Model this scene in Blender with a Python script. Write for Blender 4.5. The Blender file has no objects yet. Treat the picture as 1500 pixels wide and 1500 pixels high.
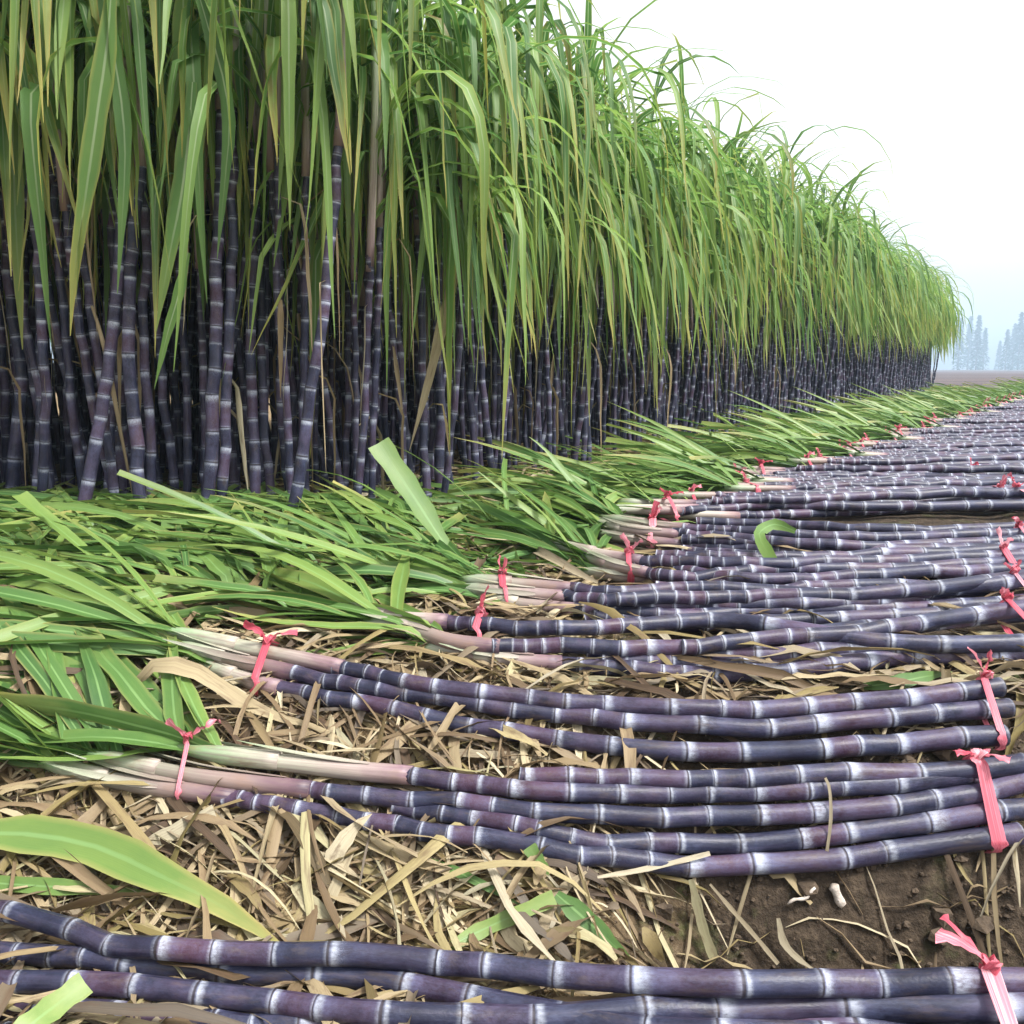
import bpy, math, random
import numpy as np
from mathutils import Vector, Matrix, noise
R = math.radians
C = bpy.context.scene.collection
scene = bpy.context.scene
rng = random.Random(7)

# ------------------------------------------------------------------ camera geometry
F = 1400.0                        # focal length in pixels of the 1500 px picture
CZ = 0.60                         # eye height over the plain
PITCH = math.atan(210.0 / F)      # the horizon stands 210 px above the centre
FW = Vector((0, math.cos(PITCH), -math.sin(PITCH)))
UP = Vector((0, math.sin(PITCH), math.cos(PITCH)))
EYE = Vector((0, 0, CZ))

def ray(px, py):
    return FW + Vector((1, 0, 0)) * ((px - 750) / F) + UP * ((750 - py) / F)

def at_y(px, py, Y):
    d = ray(px, py)
    return EYE + d * (Y / d.y)

# ------------------------------------------------------------------ terrain
EDGE0 = Vector((-0.66, 2.9)); EDIR = Vector((0.544, 1.0)).normalized()
ENOR = Vector((-EDIR.y, EDIR.x))          # points into the cane field

def smooth01(a, b, t):
    t = min(1, max(0, (t - a) / (b - a)))
    return t * t * (3 - 2 * t)

def field_s(x, y):
    return (x - EDGE0.x) * ENOR.x + (y - EDGE0.y) * ENOR.y

GY = [0, 1.2, 1.5, 1.72, 1.95, 2.2, 2.6, 3.2, 4.0, 700]
GH = [.99, .99, .97, .86, .74, .68, .64, .60, .59, .59]
def ground(x, y):
    z = CZ - float(np.interp(y, GY, GH))
    z += 0.07 * smooth01(-0.5, 0.15, field_s(x, y)) * (1 - smooth01(26, 30, y))
    z -= 0.21 * smooth01(.05, .45, x) * (1 - smooth01(1.2, 1.8, x)) * math.exp(-((y - 1.55) / 0.12) ** 2)
    if y < 40 and abs(x) < 30:
        z += 0.016 * noise.noise(Vector((x * 3.1, y * 3.1, 0.3))) + 0.008 * noise.noise(Vector((x * 9, y * 9, 4)))
        m = smooth01(0.1, 0.5, x) * (1 - smooth01(1.8, 2.3, y)) * smooth01(0.9, 1.3, y)
        if m > 0:
            z += m * 0.03 * noise.noise(Vector((x * 22, y * 22, 1))) + m * 0.018 * noise.noise(Vector((x * 45, y * 45, 2)))
    elif y >= 40:
        z += 0.25 * noise.noise(Vector((x * .03, y * .05, 7)))*smooth01(40,70,y)
    return z

def at(px, py, dz=0.0):
    d = ray(px, py)
    t0, t = 0.2, 0.2
    while t < 300:
        p = EYE + d * t
        if p.z < ground(p.x, p.y) + dz:
            break
        t0 = t; t *= 1.02
    a, b = t0, t
    for _ in range(22):
        m = (a + b) / 2; p = EYE + d * m
        if p.z < ground(p.x, p.y) + dz: b = m
        else: a = m
    return EYE + d * b

# ------------------------------------------------------------------ mesh collector
class MB:
    def __init__(s):
        s.v = []; s.f = []; s.uv = []; s.rn = []; s.mi = []
        s.cur = 0
    def add(s, verts, faces, uvs, rn):
        o = len(s.v)
        s.v += verts; s.uv += uvs
        s.rn += [rn] * len(verts) if isinstance(rn, tuple) else rn
        s.f += [tuple(i + o for i in f) for f in faces]
        s.mi += [s.cur] * len(faces)
    def mesh(s, name, mats, smooth=True):
        me = bpy.data.meshes.new(name)
        me.from_pydata([tuple(v) for v in s.v], [], s.f)
        li = np.empty(len(me.loops), dtype=np.int32); me.loops.foreach_get('vertex_index', li)
        for nm, arr in (('UVMap', s.uv), ('rnd', s.rn)):
            l = me.uv_layers.new(name=nm)
            l.data.foreach_set('uv', np.array(arr, dtype=np.float32)[li].ravel())
        if not isinstance(mats, (list, tuple)): mats = [mats]
        for m in mats: me.materials.append(m)
        me.polygons.foreach_set('material_index', np.array(s.mi, dtype=np.int32))
        me.polygons.foreach_set('use_smooth', np.full(len(me.polygons), smooth))
        me.update()
        return me
    def build(s, name, mats, parent=None, origin=None, smooth=True):
        if origin is not None:
            o = Vector(origin); s.v = [Vector(v) - o for v in s.v]
        ob = bpy.data.objects.new(name, s.mesh(name, mats, smooth)); C.objects.link(ob)
        if parent: ob.parent = parent
        elif origin is not None: ob.location = origin
        return ob

def tag(o, label=None, cat=None, group=None, kind=None):
    if label: o['label'] = label
    if cat: o['category'] = cat
    if group: o['group'] = group
    if kind: o['kind'] = kind
    return o

def empty(name, loc, rz=0):
    o = bpy.data.objects.new(name, None); C.objects.link(o)
    o.location = loc; o.rotation_euler = (0, 0, rz); o.empty_display_size = .05
    return o

def copy_tree(o, parent=None):
    c = o.copy(); C.objects.link(c)
    c.parent = parent
    for ch in list(o.children):
        copy_tree(ch, c)
    return c

# ------------------------------------------------------------------ node helpers
def new_mat(name):
    m = bpy.data.materials.new(name); m.use_nodes = True
    nt = m.node_tree; nt.nodes.clear()
    return m, nt
class NT:
    def __init__(s, nt): s.nt = nt
    def n(s, t, **kw):
        nd = s.nt.nodes.new(t)
        for k, v in kw.items(): setattr(nd, k, v)
        return nd
    def val(s, x, sock):
        if isinstance(x, (int, float)): sock.default_value = x
        elif isinstance(x, (tuple, list)):
            sock.default_value = tuple(x) + ((1,) if len(x) == 3 and len(sock.default_value) == 4 else ())
        else: s.nt.links.new(x, sock)
    def math(s, op, a, b=0.0, clamp=False):
        nd = s.n('ShaderNodeMath', operation=op, use_clamp=clamp)
        s.val(a, nd.inputs[0]); s.val(b, nd.inputs[1]); return nd.outputs[0]
    def mix(s, f, a, b, blend='MIX'):
        nd = s.n('ShaderNodeMix', data_type='RGBA', blend_type=blend)
        s.val(f, nd.inputs[0]); s.val(a, nd.inputs[6]); s.val(b, nd.inputs[7]); return nd.outputs[2]
    def ramp(s, f, stops, interp='LINEAR'):
        nd = s.n('ShaderNodeValToRGB'); cr = nd.color_ramp; cr.interpolation = interp
        while len(cr.elements) < len(stops): cr.elements.new(0.5)
        for e, (p, c) in zip(cr.elements, stops):
            e.position = p; e.color = (c, c, c, 1) if isinstance(c, (int, float)) else tuple(c) + (1,)
        s.val(f, nd.inputs[0]); return nd.outputs[0]
    def noise(s, vec, scale, detail=3, rough=.55, dist=0):
        nd = s.n('ShaderNodeTexNoise'); s.nt.links.new(vec, nd.inputs['Vector'])
        nd.inputs['Scale'].default_value = scale; nd.inputs['Detail'].default_value = detail
        nd.inputs['Roughness'].default_value = rough; nd.inputs['Distortion'].default_value = dist
        return nd.outputs[0]
    def uv(s, name):
        nd = s.n('ShaderNodeUVMap', uv_map=name)
        sp = s.n('ShaderNodeSeparateXYZ'); s.nt.links.new(nd.outputs[0], sp.inputs[0])
        return nd.outputs[0], sp.outputs[0], sp.outputs[1]
    def comb(s, x, y, z):
        nd = s.n('ShaderNodeCombineXYZ'); s.val(x, nd.inputs[0]); s.val(y, nd.inputs[1]); s.val(z, nd.inputs[2]); return nd.outputs[0]
    def bump(s, h, strength, dist=.002):
        nd = s.n('ShaderNodeBump'); nd.inputs['Strength'].default_value = strength; nd.inputs['Distance'].default_value = dist
        s.nt.links.new(h, nd.inputs['Height']); return nd.outputs[0]
    def principled(s, col, rough, normal=None, spec=.5):
        nd = s.n('ShaderNodeBsdfPrincipled')
        s.val(col, nd.inputs['Base Color']); s.val(rough, nd.inputs['Roughness'])
        nd.inputs['Specular IOR Level'].default_value = spec
        if normal is not None: s.nt.links.new(normal, nd.inputs['Normal'])
        return nd.outputs[0]
    def out(s, sh, vol=None):
        nd = s.n('ShaderNodeOutputMaterial')
        if sh is not None: s.nt.links.new(sh, nd.inputs['Surface'])
        if vol is not None: s.nt.links.new(vol, nd.inputs['Volume'])
    def translucent(s, sh, col, f):
        t = s.n('ShaderNodeBsdfTranslucent'); s.val(col, t.inputs[0])
        m = s.n('ShaderNodeMixShader'); s.val(f, m.inputs[0])
        s.nt.links.new(sh, m.inputs[1]); s.nt.links.new(t.outputs[0], m.inputs[2]); return m.outputs[0]

# ------------------------------------------------------------------ materials
def mat_cane():
    m, nt = new_mat('purple_cane_rind'); k = NT(nt)
    uvv, u, v = k.uv('UVMap'); _, r1, tip = k.uv('rnd')
    vec = k.comb(k.math('MULTIPLY', u, 1.0), k.math('MULTIPLY', v, 1.0), k.math('MULTIPLY', r1, 37.0))
    cellr = k.n('ShaderNodeTexWhiteNoise', noise_dimensions='2D')
    nt.links.new(k.comb(k.math('FLOOR', v), k.math('MULTIPLY', r1, 91.7), 0), cellr.inputs['Vector'])
    cr = cellr.outputs['Value']
    # streaks run along the cane, blotches across
    streak = k.noise(k.comb(k.math('MULTIPLY', u, 14), k.math('MULTIPLY', v, .7), k.math('MULTIPLY', r1, 51)), 1.0, 4, .6)
    blot = k.noise(k.comb(k.math('MULTIPLY', u, 3), k.math('MULTIPLY', v, 2.2), k.math('MULTIPLY', r1, 13)), 1.0, 5, .65)
    fine = k.noise(k.comb(k.math('MULTIPLY', u, 30), k.math('MULTIPLY', v, 18), k.math('MULTIPLY', r1, 77)), 1.0, 3, .6)
    fr = k.math('FRACT', v)
    frd = k.math('ADD', fr, k.math('MULTIPLY', k.math('SUBTRACT', blot, .5), .16))
    base = k.mix(k.ramp(k.math('ADD', k.math('MULTIPLY', blot, .6), k.math('MULTIPLY', cr, .55)), [(.50, 0), (.85, 1)]),
                 (.008, .008, .020), (.055, .015, .024))
    base = k.mix(k.math('MULTIPLY', k.ramp(streak, [(.48, 0), (.75, 1)]), .45), base, (.060, .046, .075))
    bloom = k.ramp(frd, [(.0, .42), (.12, .28), (.35, .20), (.62, .26), (.84, .42), (.97, .62)])
    patch = k.ramp(k.math('ADD', k.math('MULTIPLY', blot, .75), k.math('MULTIPLY', fine, .35)), [(.40, .10), (.68, 1.5)])
    bloom = k.math('MULTIPLY', bloom, patch)
    bloom = k.math('MULTIPLY', bloom, k.math('ADD', .35, k.math('MULTIPLY', cr, .9)))
    bloom = k.math('MULTIPLY', bloom, k.math('SUBTRACT', 1.0, k.math('MULTIPLY', tip, .45)), True)
    col = k.mix(bloom, base, (.125, .15, .275))
    # the wax band under each joint is wider or narrower from joint to joint and worn in places
    wid = k.math('ADD', .03, k.math('MULTIPLY', k.math('MULTIPLY', cr, cr), .10))
    frw = k.math('ADD', fr, k.math('MULTIPLY', k.math('SUBTRACT', streak, .5), .07))
    ring = k.n('ShaderNodeMapRange'); ring.interpolation_type = 'SMOOTHSTEP'
    k.val(frw, ring.inputs[0]); k.val(k.math('SUBTRACT', .95, k.math('MULTIPLY', wid, 2.0)), ring.inputs[1]); ring.inputs[2].default_value = .955
    ring = k.math('MULTIPLY', ring.outputs[0], k.ramp(fr, [(.965, 1), (.985, .2)]))
    ring2 = k.ramp(fr, [(0, .0), (.03, .4), (.09, .0)])
    wear = k.ramp(k.math('ADD', k.math('MULTIPLY', blot, .7), k.math('MULTIPLY', fine, .45)), [(.38, .18), (.68, 1)])
    rr = k.math('MULTIPLY', k.math('MAXIMUM', ring, ring2), wear)
    rr = k.math('MULTIPLY', rr, k.math('ADD', .52, k.math('MULTIPLY', cr, .30)), True)
    col = k.mix(rr, col, (.46, .49, .55))
    dark = k.ramp(fr, [(0, 1), (.016, .9), (.03, 0), (.988, 0), (.996, 1)])
    col = k.mix(k.math('MULTIPLY', dark, .8), col, (.02, .014, .014))
    dirt = k.ramp(k.noise(k.comb(k.math('MULTIPLY', u, 5), k.math('MULTIPLY', v, 1.3), k.math('MULTIPLY', r1, 23)), 1, 5, .7), [(.54, 0), (.70, .8)])
    col = k.mix(k.math('MULTIPLY', dirt, .6), col, (.085, .062, .048))
    spk = k.ramp(k.noise(k.comb(k.math('MULTIPLY', u, 60), k.math('MULTIPLY', v, 30), k.math('MULTIPLY', r1, 19)), 1, 2, .5), [(.66, 0), (.74, .6)])
    col = k.mix(spk, col, (.03, .022, .03))
    sh = k.principled(col, k.math('ADD', .36, k.math('MULTIPLY', bloom, .5)), k.bump(k.math('ADD', fine, streak), .4, .0015), .29)
    k.out(sh); return m

def mat_leaf(name, greens, tipc, midc, trans, gloss=.42):
    m, nt = new_mat(name); k = NT(nt)
    uvv, u, v = k.uv('UVMap'); _, r1, r2 = k.uv('rnd')
    vein = k.noise(k.comb(k.math('MULTIPLY', u, 26), k.math('MULTIPLY', v, 1.5), k.math('MULTIPLY', r1, 60)), 1, 2, .5)
    blot = k.noise(k.comb(k.math('MULTIPLY', u, 1.5), k.math('MULTIPLY', v, 5), k.math('MULTIPLY', r1, 45)), 1, 4, .6)
    col = k.ramp(k.math('ADD', k.math('MULTIPLY', r1, .75), k.math('MULTIPLY', k.math('SUBTRACT', blot, .4), .5)), [(i / (len(greens) - 1), c) for i, c in enumerate(greens)])
    col = k.mix(k.math('MULTIPLY', k.ramp(vein, [(.3, 0), (.7, 1)]), .35), col, k.mix(.5, col, (1, 1, .8), 'MULTIPLY'))
    edge = k.math('ABSOLUTE', k.math('SUBTRACT', u, .5))
    e2 = k.math('ADD', k.math('MULTIPLY', k.ramp(edge, [(.34, 0), (.5, 1)]), .6), 0)
    tp = k.math('ADD', k.ramp(k.math('ADD', v, k.math('MULTIPLY', k.math('SUBTRACT', blot, .5), .35)), [(.62, 0), (.98, .9)]), e2)
    tp = k.math('MULTIPLY', tp, k.ramp(r2, [(.25, .08), (.85, 1.0)]), True)
    col = k.mix(tp, col, tipc)
    brown = k.ramp(k.math('ADD', k.math('MULTIPLY', blot, .5), k.math('MULTIPLY', r2, .6)), [(.84, 0), (.95, .9)])
    col = k.mix(brown, col, (.20, .10, .045))
    mid = k.math('MULTIPLY', k.ramp(edge, [(.035, 1), (.075, 0)]), k.ramp(v, [(.4, .7), (.85, .05)]))
    col = k.mix(mid, col, midc)
    sh = k.principled(col, gloss, k.bump(vein, .35, .001), .42)
    tr = k.mix(.5, col, (.85, 1, .45), 'MULTIPLY')
    tr = k.mix(.45, col, tr)
    k.out(k.translucent(sh, tr, trans)); return m

def mat_sheath():
    m, nt = new_mat('pale_leaf_sheath'); k = NT(nt)
    uvv, u, v = k.uv('UVMap'); _, r1, r2 = k.uv('rnd')
    st = k.noise(k.comb(k.math('MULTIPLY', u, 22), k.math('MULTIPLY', v, 2), k.math('MULTIPLY', r1, 41)), 1, 4, .6)
    bl = k.noise(k.comb(k.math('MULTIPLY', u, 3), k.math('MULTIPLY', v, 4), k.math('MULTIPLY', r1, 17)), 1, 4, .6)
    vv = k.math('ADD', v, k.math('MULTIPLY', k.math('SUBTRACT', bl, .5), .5))
    col = k.ramp(vv, [(.0, (.07, .04, .065)), (.06, (.20, .12, .14)), (.25, (.33, .27, .24)), (.55, (.33, .33, .25)), (.85, (.18, .27, .14)), (1, (.13, .24, .08))])
    col2 = k.ramp(vv, [(.0, (.05, .03, .05)), (.07, (.12, .065, .085)), (.4, (.23, .17, .15)), (.8, (.23, .28, .19)), (1, (.11, .21, .07))])
    col = k.mix(k.ramp(r1, [(.45, 0), (.75, 1)]), col, col2)
    col = k.mix(k.math('MULTIPLY', k.ramp(st, [(.42, 0), (.66, 1)]), .6), col, (.16, .11, .10))
    col = k.mix(k.ramp(bl, [(.55, 0), (.7, .6)]), col, (.20, .12, .09))
    k.out(k.principled(col, .5, k.bump(st, .5, .0015), .4)); return m

def mat_dry():
    m, nt = new_mat('dry_straw_leaf'); k = NT(nt)
    uvv, u, v = k.uv('UVMap'); _, r1, r2 = k.uv('rnd')
    st = k.noise(k.comb(k.math('MULTIPLY', u, 12), k.math('MULTIPLY', v, 1.5), k.math('MULTIPLY', r1, 41)), 1, 3, .6)
    bl = k.noise(k.comb(k.math('MULTIPLY', u, 2), k.math('MULTIPLY', v, 5), k.math('MULTIPLY', r2, 57)), 1, 4, .6)
    col = k.ramp(r1, [(0, (.05, .032, .02)), (.22, (.125, .085, .045)), (.45, (.25, .185, .105)), (.7, (.38, .31, .185)), (.9, (.55, .485, .335)), (1, (.26, .25, .10))])
    col = k.mix(k.math('MULTIPLY', k.ramp(st, [(.4, 0), (.7, 1)]), .4), col, (.17, .115, .065))
    col = k.mix(k.ramp(r2, [(.0, .55), (.3, 0), (.7, 0), (1, .5)]), col, k.mix(k.ramp(r2, [(.49, 0), (.51, 1)], 'CONSTANT'), (.17, .155, .13), (.26, .22, .07)))
    col = k.mix(k.ramp(bl, [(.52, 0), (.70, .65)]), col, (.11, .065, .04))
    sh = k.principled(col, .62, k.bump(st, .5, .0015), .3)
    k.out(k.translucent(sh, col, .22)); return m

def mat_tie():
    m, nt = new_mat('pink_red_plastic_ribbon'); k = NT(nt)
    uvv, u, v = k.uv('UVMap'); _, r1, r2 = k.uv('rnd')
    st = k.noise(k.comb(k.math('MULTIPLY', u, 9), k.math('MULTIPLY', v, 1.2), k.math('MULTIPLY', r1, 11)), 1, 3, .6)
    col = k.ramp(k.math('ADD', k.math('MULTIPLY', st, .8), k.math('MULTIPLY', k.math('SUBTRACT', r1, .5), .4)), [(.22, (.52, .07, .11)), (.5, (.72, .22, .28)), (.74, (.86, .56, .60))])
    sh = k.principled(col, .33, k.bump(st, .8, .002), .5)
    k.out(k.translucent(sh, col, .35)); return m

def mat_ground():
    m, nt = new_mat('field_soil'); k = NT(nt)
    g = k.n('ShaderNodeNewGeometry'); pos = g.outputs['Position']
    sp = k.n('ShaderNodeSeparateXYZ'); nt.links.new(pos, sp.inputs[0])
    n1 = k.noise(pos, 3.5, 6, .65); n2 = k.noise(pos, 38, 5, .7); n3 = k.noise(pos, 11, 4, .6)
    n0 = k.noise(pos, .35, 4, .6)
    soil = k.ramp(n2, [(.28, (.014, .010, .007)), (.5, (.040, .029, .020)), (.75, (.095, .070, .048))])
    straw = k.ramp(n2, [(.3, (.07, .045, .022)), (.5, (.20, .14, .075)), (.72, (.34, .26, .15))])
    # dug soil lies on the right beside the trench, old trash everywhere else
    dx = k.math('MULTIPLY', k.math('SUBTRACT', sp.outputs[0], .1), 3.0)
    f = k.math('ADD', k.math('SUBTRACT', .75, dx), k.math('MULTIPLY', k.math('SUBTRACT', n1, .5), 1.3), True)
    col = k.mix(f, soil, straw)
    moss = k.ramp(n3, [(.55, 0), (.68, .8)])
    moss = k.math('MULTIPLY', moss, k.ramp(n1, [(.4, 0), (.6, 1)]))
    col = k.mix(moss, col, (.055, .075, .022))
    # the open plain far off is bare mauve-brown clay in bands
    farf = k.ramp(k.math('MULTIPLY', sp.outputs[1], .02), [(.40, 0), (.62, 1)])
    band = k.noise(k.comb(k.math('MULTIPLY', sp.outputs[0], .02), k.math('MULTIPLY', sp.outputs[1], .16), 3), 1, 5, .65)
    farc = k.ramp(band, [(.3, (.03, .026, .03)), (.5, (.085, .065, .065)), (.68, (.13, .10, .095))])
    col = k.mix(farf, col, farc)
    h = k.math('ADD', k.math('MULTIPLY', n2, .7), k.math('MULTIPLY', n3, .8))
    k.out(k.principled(col, .92, k.bump(h, .9, .02), .15)); return m

def mat_plain(name, c0, c1, scale, rough=.8):
    m, nt = new_mat(name); k = NT(nt)
    g = k.n('ShaderNodeTexCoord'); n1 = k.noise(g.outputs['Object'], scale, 5, .65)
    k.out(k.principled(k.ramp(n1, [(.3, c0), (.7, c1)]), rough, k.bump(n1, .6, .01), .3)); return m

M_CANE = mat_cane()
M_LEAF = mat_leaf('cane_leaf_green', [(.065, .160, .048), (.115, .235, .060), (.185, .310, .076), (.29, .39, .105)], (.44, .38, .10), (.42, .52, .30), .50, .5)
M_CUT = mat_leaf('cut_leaf_green', [(.046, .115, .030), (.090, .180, .044), (.155, .245, .058), (.27, .33, .10)], (.36, .31, .11), (.20, .34, .12), .30)
M_SHEATH = mat_sheath(); M_DRY = mat_dry(); M_TIE = mat_tie(); M_GROUND = mat_ground()
M_BARK = mat_plain('tree_bark', (.05, .04, .03), (.12, .10, .08), 6)
M_CONIFER = mat_plain('conifer_needles', (.015, .035, .02), (.04, .075, .035), .8)
M_CLOD = mat_plain('soil_clod', (.03, .021, .014), (.10, .072, .048), 40, .95)
M_PITH = mat_plain('peeled_cane_pith', (.22, .17, .13), (.62, .56, .50), 30, .6)

# ------------------------------------------------------------------ shapes
def smooth_path(pts, step):
    P = [Vector(p) for p in pts]
    if len(P) == 2: P = [P[0], P[0].lerp(P[1], .33), P[0].lerp(P[1], .67), P[1]]
    E = [P[0] * 2 - P[1]] + P + [P[-1] * 2 - P[-2]]
    out = []
    for i in range(1, len(E) - 2):
        a, b, c, d = E[i - 1], E[i], E[i + 1], E[i + 2]
        n = max(2, int((c - b).length / step))
        for j in range(n):
            t = j / n
            out.append(.5 * ((2 * b) + (c - a) * t + (2 * a - 5 * b + 4 * c - d) * t * t + (3 * b - a - 3 * c + d) * t ** 3))
    out.append(P[-1])
    return np.array([tuple(p) for p in out])

def frames(P):
    T = np.gradient(P, axis=0); T /= np.linalg.norm(T, axis=1)[:, None] + 1e-9
    ref = np.array((0, 0, 1.)) if abs(T[0][2]) < .8 else np.array((0, 1., 0))
    n = np.cross(np.cross(T[0], ref), T[0]); n /= np.linalg.norm(n)
    N = []
    for t in T:
        n = n - t * n.dot(t); n /= np.linalg.norm(n) + 1e-9; N.append(n)
    N = np.array(N); B = np.cross(T, N)
    return T, N, B

def tube(mb, P, rad, V, segs, rn, cap=True):
    T, N, B = frames(P)
    vs, uv = [], []
    k = len(P)
    for i in range(k):
        for j in range(segs + 1):
            a = 2 * math.pi * j / segs
            p = P[i] + (N[i] * math.cos(a) + B[i] * math.sin(a)) * rad[i]
            vs.append(p); uv.append((j / segs, V[i]))
    w = segs + 1
    fs = [(i * w + j, i * w + j + 1, (i + 1) * w + j + 1, (i + 1) * w + j) for i in range(k - 1) for j in range(segs)]
    if cap:
        for e, i in ((0, 0), (1, k - 1)):
            vs.append(P[i]); uv.append((.5, V[i]))
            c = len(vs) - 1
            for j in range(segs):
                fs.append((c, i * w + j + 1, i * w + j) if e == 0 else (c, i * w + j, i * w + j + 1))
    if isinstance(rn, tuple): rns = rn
    else:
        rns = [r for r in rn for _ in range(w)] + ([rn[0], rn[-1]] if cap else [])
    mb.add(vs, fs, uv, rns)

def cane(mb, pts, r0, r1, segs, rg, int0=.145, int1=.042, detail=6, crook=.0025):
    """one jointed cane from the butt (first point) to the tip"""
    S0 = smooth_path(pts, .03)
    d = np.concatenate([[0], np.cumsum(np.linalg.norm(np.diff(S0, axis=0), axis=1))]); L = d[-1]
    nodes = [0.0]; s = rg.uniform(.2, .9) * int0
    while s < L - .01:
        nodes.append(s); s += (int0 + (int1 - int0) * (s / L) ** 1.1) * rg.choice([rg.uniform(.55, 1.0), rg.uniform(.85, 1.5)])
    nodes.append(L)
    prof = {6: [(0, .995), (.02, 1.025), (.07, 1.005), (.3, .99), (.75, .99), (.955, 1.008), (.985, 1.015)],
            4: [(0, 1.04), (.10, 1.0), (.55, .98), (.95, 1.02)],
            3: [(0, 1.04), (.2, .98), (.9, 1.0)]}[detail]
    ss, mul, V, tip, off = [], [], [], [], []
    ox = oy = 0.0
    for i in range(len(nodes) - 1):
        a, b = nodes[i], nodes[i + 1]
        nx, ny = rg.gauss(0, crook), rg.gauss(0, crook)
        for f, m_ in prof:
            ss.append(a + (b - a) * f); mul.append(m_); V.append(i + f)
            tip.append(a / L); off.append((ox + (nx - ox) * f, oy + (ny - oy) * f))
        ox, oy = nx, ny
    ss.append(L); mul.append(1.03); V.append(len(nodes) - 1.02); tip.append(1.); off.append((ox, oy))
    ss = np.array(ss)
    P = np.stack([np.interp(ss, d, S0[:, a]) for a in range(3)], 1)
    T, N, B = frames(P)
    off = np.array(off); P = P + N * off[:, :1] + B * off[:, 1:]
    rad = [(r0 + (r1 - r0) * (s / L)) * m_ for s, m_ in zip(ss, mul)]
    q = rg.random()
    tube(mb, P, rad, V, segs, [(q, t) for t in tip])

def strip(mb, P, W, side, fold, rn, v0=0., v1=1.):
    """a leaf blade: spine P, half widths W, side vectors, V-fold depth"""
    vs, uv, k = [], [], len(P)
    for i in range(k):
        t = (P[min(i + 1, k - 1)] - P[max(i - 1, 0)]).normalized()
        s = side[i] - t * side[i].dot(t)
        s = s.normalized() if s.length > 1e-6 else Vector((1, 0, 0))
        n = t.cross(s)
        w = W[i] * (1 + .10 * math.sin(i * 1.9 + 40 * (rn[0] if isinstance(rn, tuple) else 0))); dz = n * (fold * w)
        vs += [P[i] - s * w + dz, P[i], P[i] + s * w + dz]
        v = v0 + (v1 - v0) * i / (k - 1)
        uv += [(0, v), (.5, v), (1, v)]
    fs = []
    for i in range(k - 1):
        a = i * 3
        fs += [(a, a + 1, a + 4, a + 3), (a + 1, a + 2, a + 5, a + 4)]
    mb.add(vs, fs, uv, rn)

def leaf_w(t, w):
    return w * .5 * max(.04, min(1, .45 + 2.2 * t) * (1 - max(0, (t - .35) / .65) ** 1.7))

def hang_leaf(mb, p0, az, elev, L, w, rg, bend=.5, hang=84, segs=10, rn=None, fold=.3):
    p = Vector(p0); P = [p.copy()]; side = []
    tw = rg.uniform(-.5, .5); twr = rg.gauss(0, .7); az0 = az; kink = rg.uniform(.3, .8) if rg.random() < .14 else 9
    for i in range(segs):
        t = (i + .5) / segs
        e = elev - (elev + R(hang)) * smooth01(.02, bend, t)
        if t > kink: e = min(e, -R(80))
        e += rg.gauss(0, .05)
        az += rg.gauss(0, .05)
        p = p + Vector((math.cos(az) * math.cos(e), math.sin(az) * math.cos(e), math.sin(e))) * (L / segs)
        P.append(p.copy())
    for i in range(segs + 1):
        a = az0 + tw + twr * (i / segs) + math.pi / 2
        side.append(Vector((math.cos(a), math.sin(a), 0)))
    W = [leaf_w(i / segs, w) for i in range(segs + 1)]
    strip(mb, P, W, side, fold, rn or (rg.random(), rg.random()))

def ground_leaf(mb, p0, az, elev, L, w, rg, gz, cut=False, segs=9, rn=None, droop=.9, lift=.0):
    p = Vector(p0); P = [p.copy()]; side = []
    e = elev; roll = rg.gauss(0, .55)
    for i in range(segs):
        e -= droop / segs * rg.uniform(.5, 1.5)
        az += rg.gauss(0, .035)
        q = p + Vector((math.cos(az) * math.cos(e), math.sin(az) * math.cos(e), math.sin(e))) * (L / segs)
        g = gz(q.x, q.y) + .008 + lift
        if q.z < g:
            q.z = g; e = max(e, .0)
        p = q; P.append(p.copy())
    for i in range(segs + 1):
        a = az + math.pi / 2
        side.append(Vector((math.cos(a) * math.cos(roll), math.sin(a) * math.cos(roll), math.sin(roll))))
    if cut: W = [w * .5 * min(1, .4 + 2.2 * i / segs) for i in range(segs + 1)]
    else: W = [leaf_w(i / segs, w) for i in range(segs + 1)]
    strip(mb, P, W, side, .28, rn or (rg.random(), rg.random() * .8))

def pixel_leaf(mb, pts, Y, wpx, rn, cut=False, roll=0., fold=.25):
    if not isinstance(Y, (list, tuple)): Y = [Y] * len(pts)
    W3 = [at_y(px, py, y) for (px, py), y in zip(pts, Y)]
    S = [Vector(p) for p in smooth_path(W3, (W3[0] - W3[-1]).length / 14)]
    k = len(S); side = []
    for i in range(k):
        t = (S[min(i + 1, k - 1)] - S[max(i - 1, 0)]).normalized()
        vd = (S[i] - EYE).normalized()
        s = t.cross(vd).normalized(); n = t.cross(s)
        a = roll * (1 - .6 * i / k) + .25
        side.append(s * math.cos(a) + n * math.sin(a))
    w = wpx * sum(Y) / len(Y) / F
    W = [(w * .5 * min(1, .10 + 1.9 * i / k)) if cut else leaf_w(i / (k - 1), w) for i in range(k)]
    strip(mb, S, W, side, fold, rn)

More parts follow.
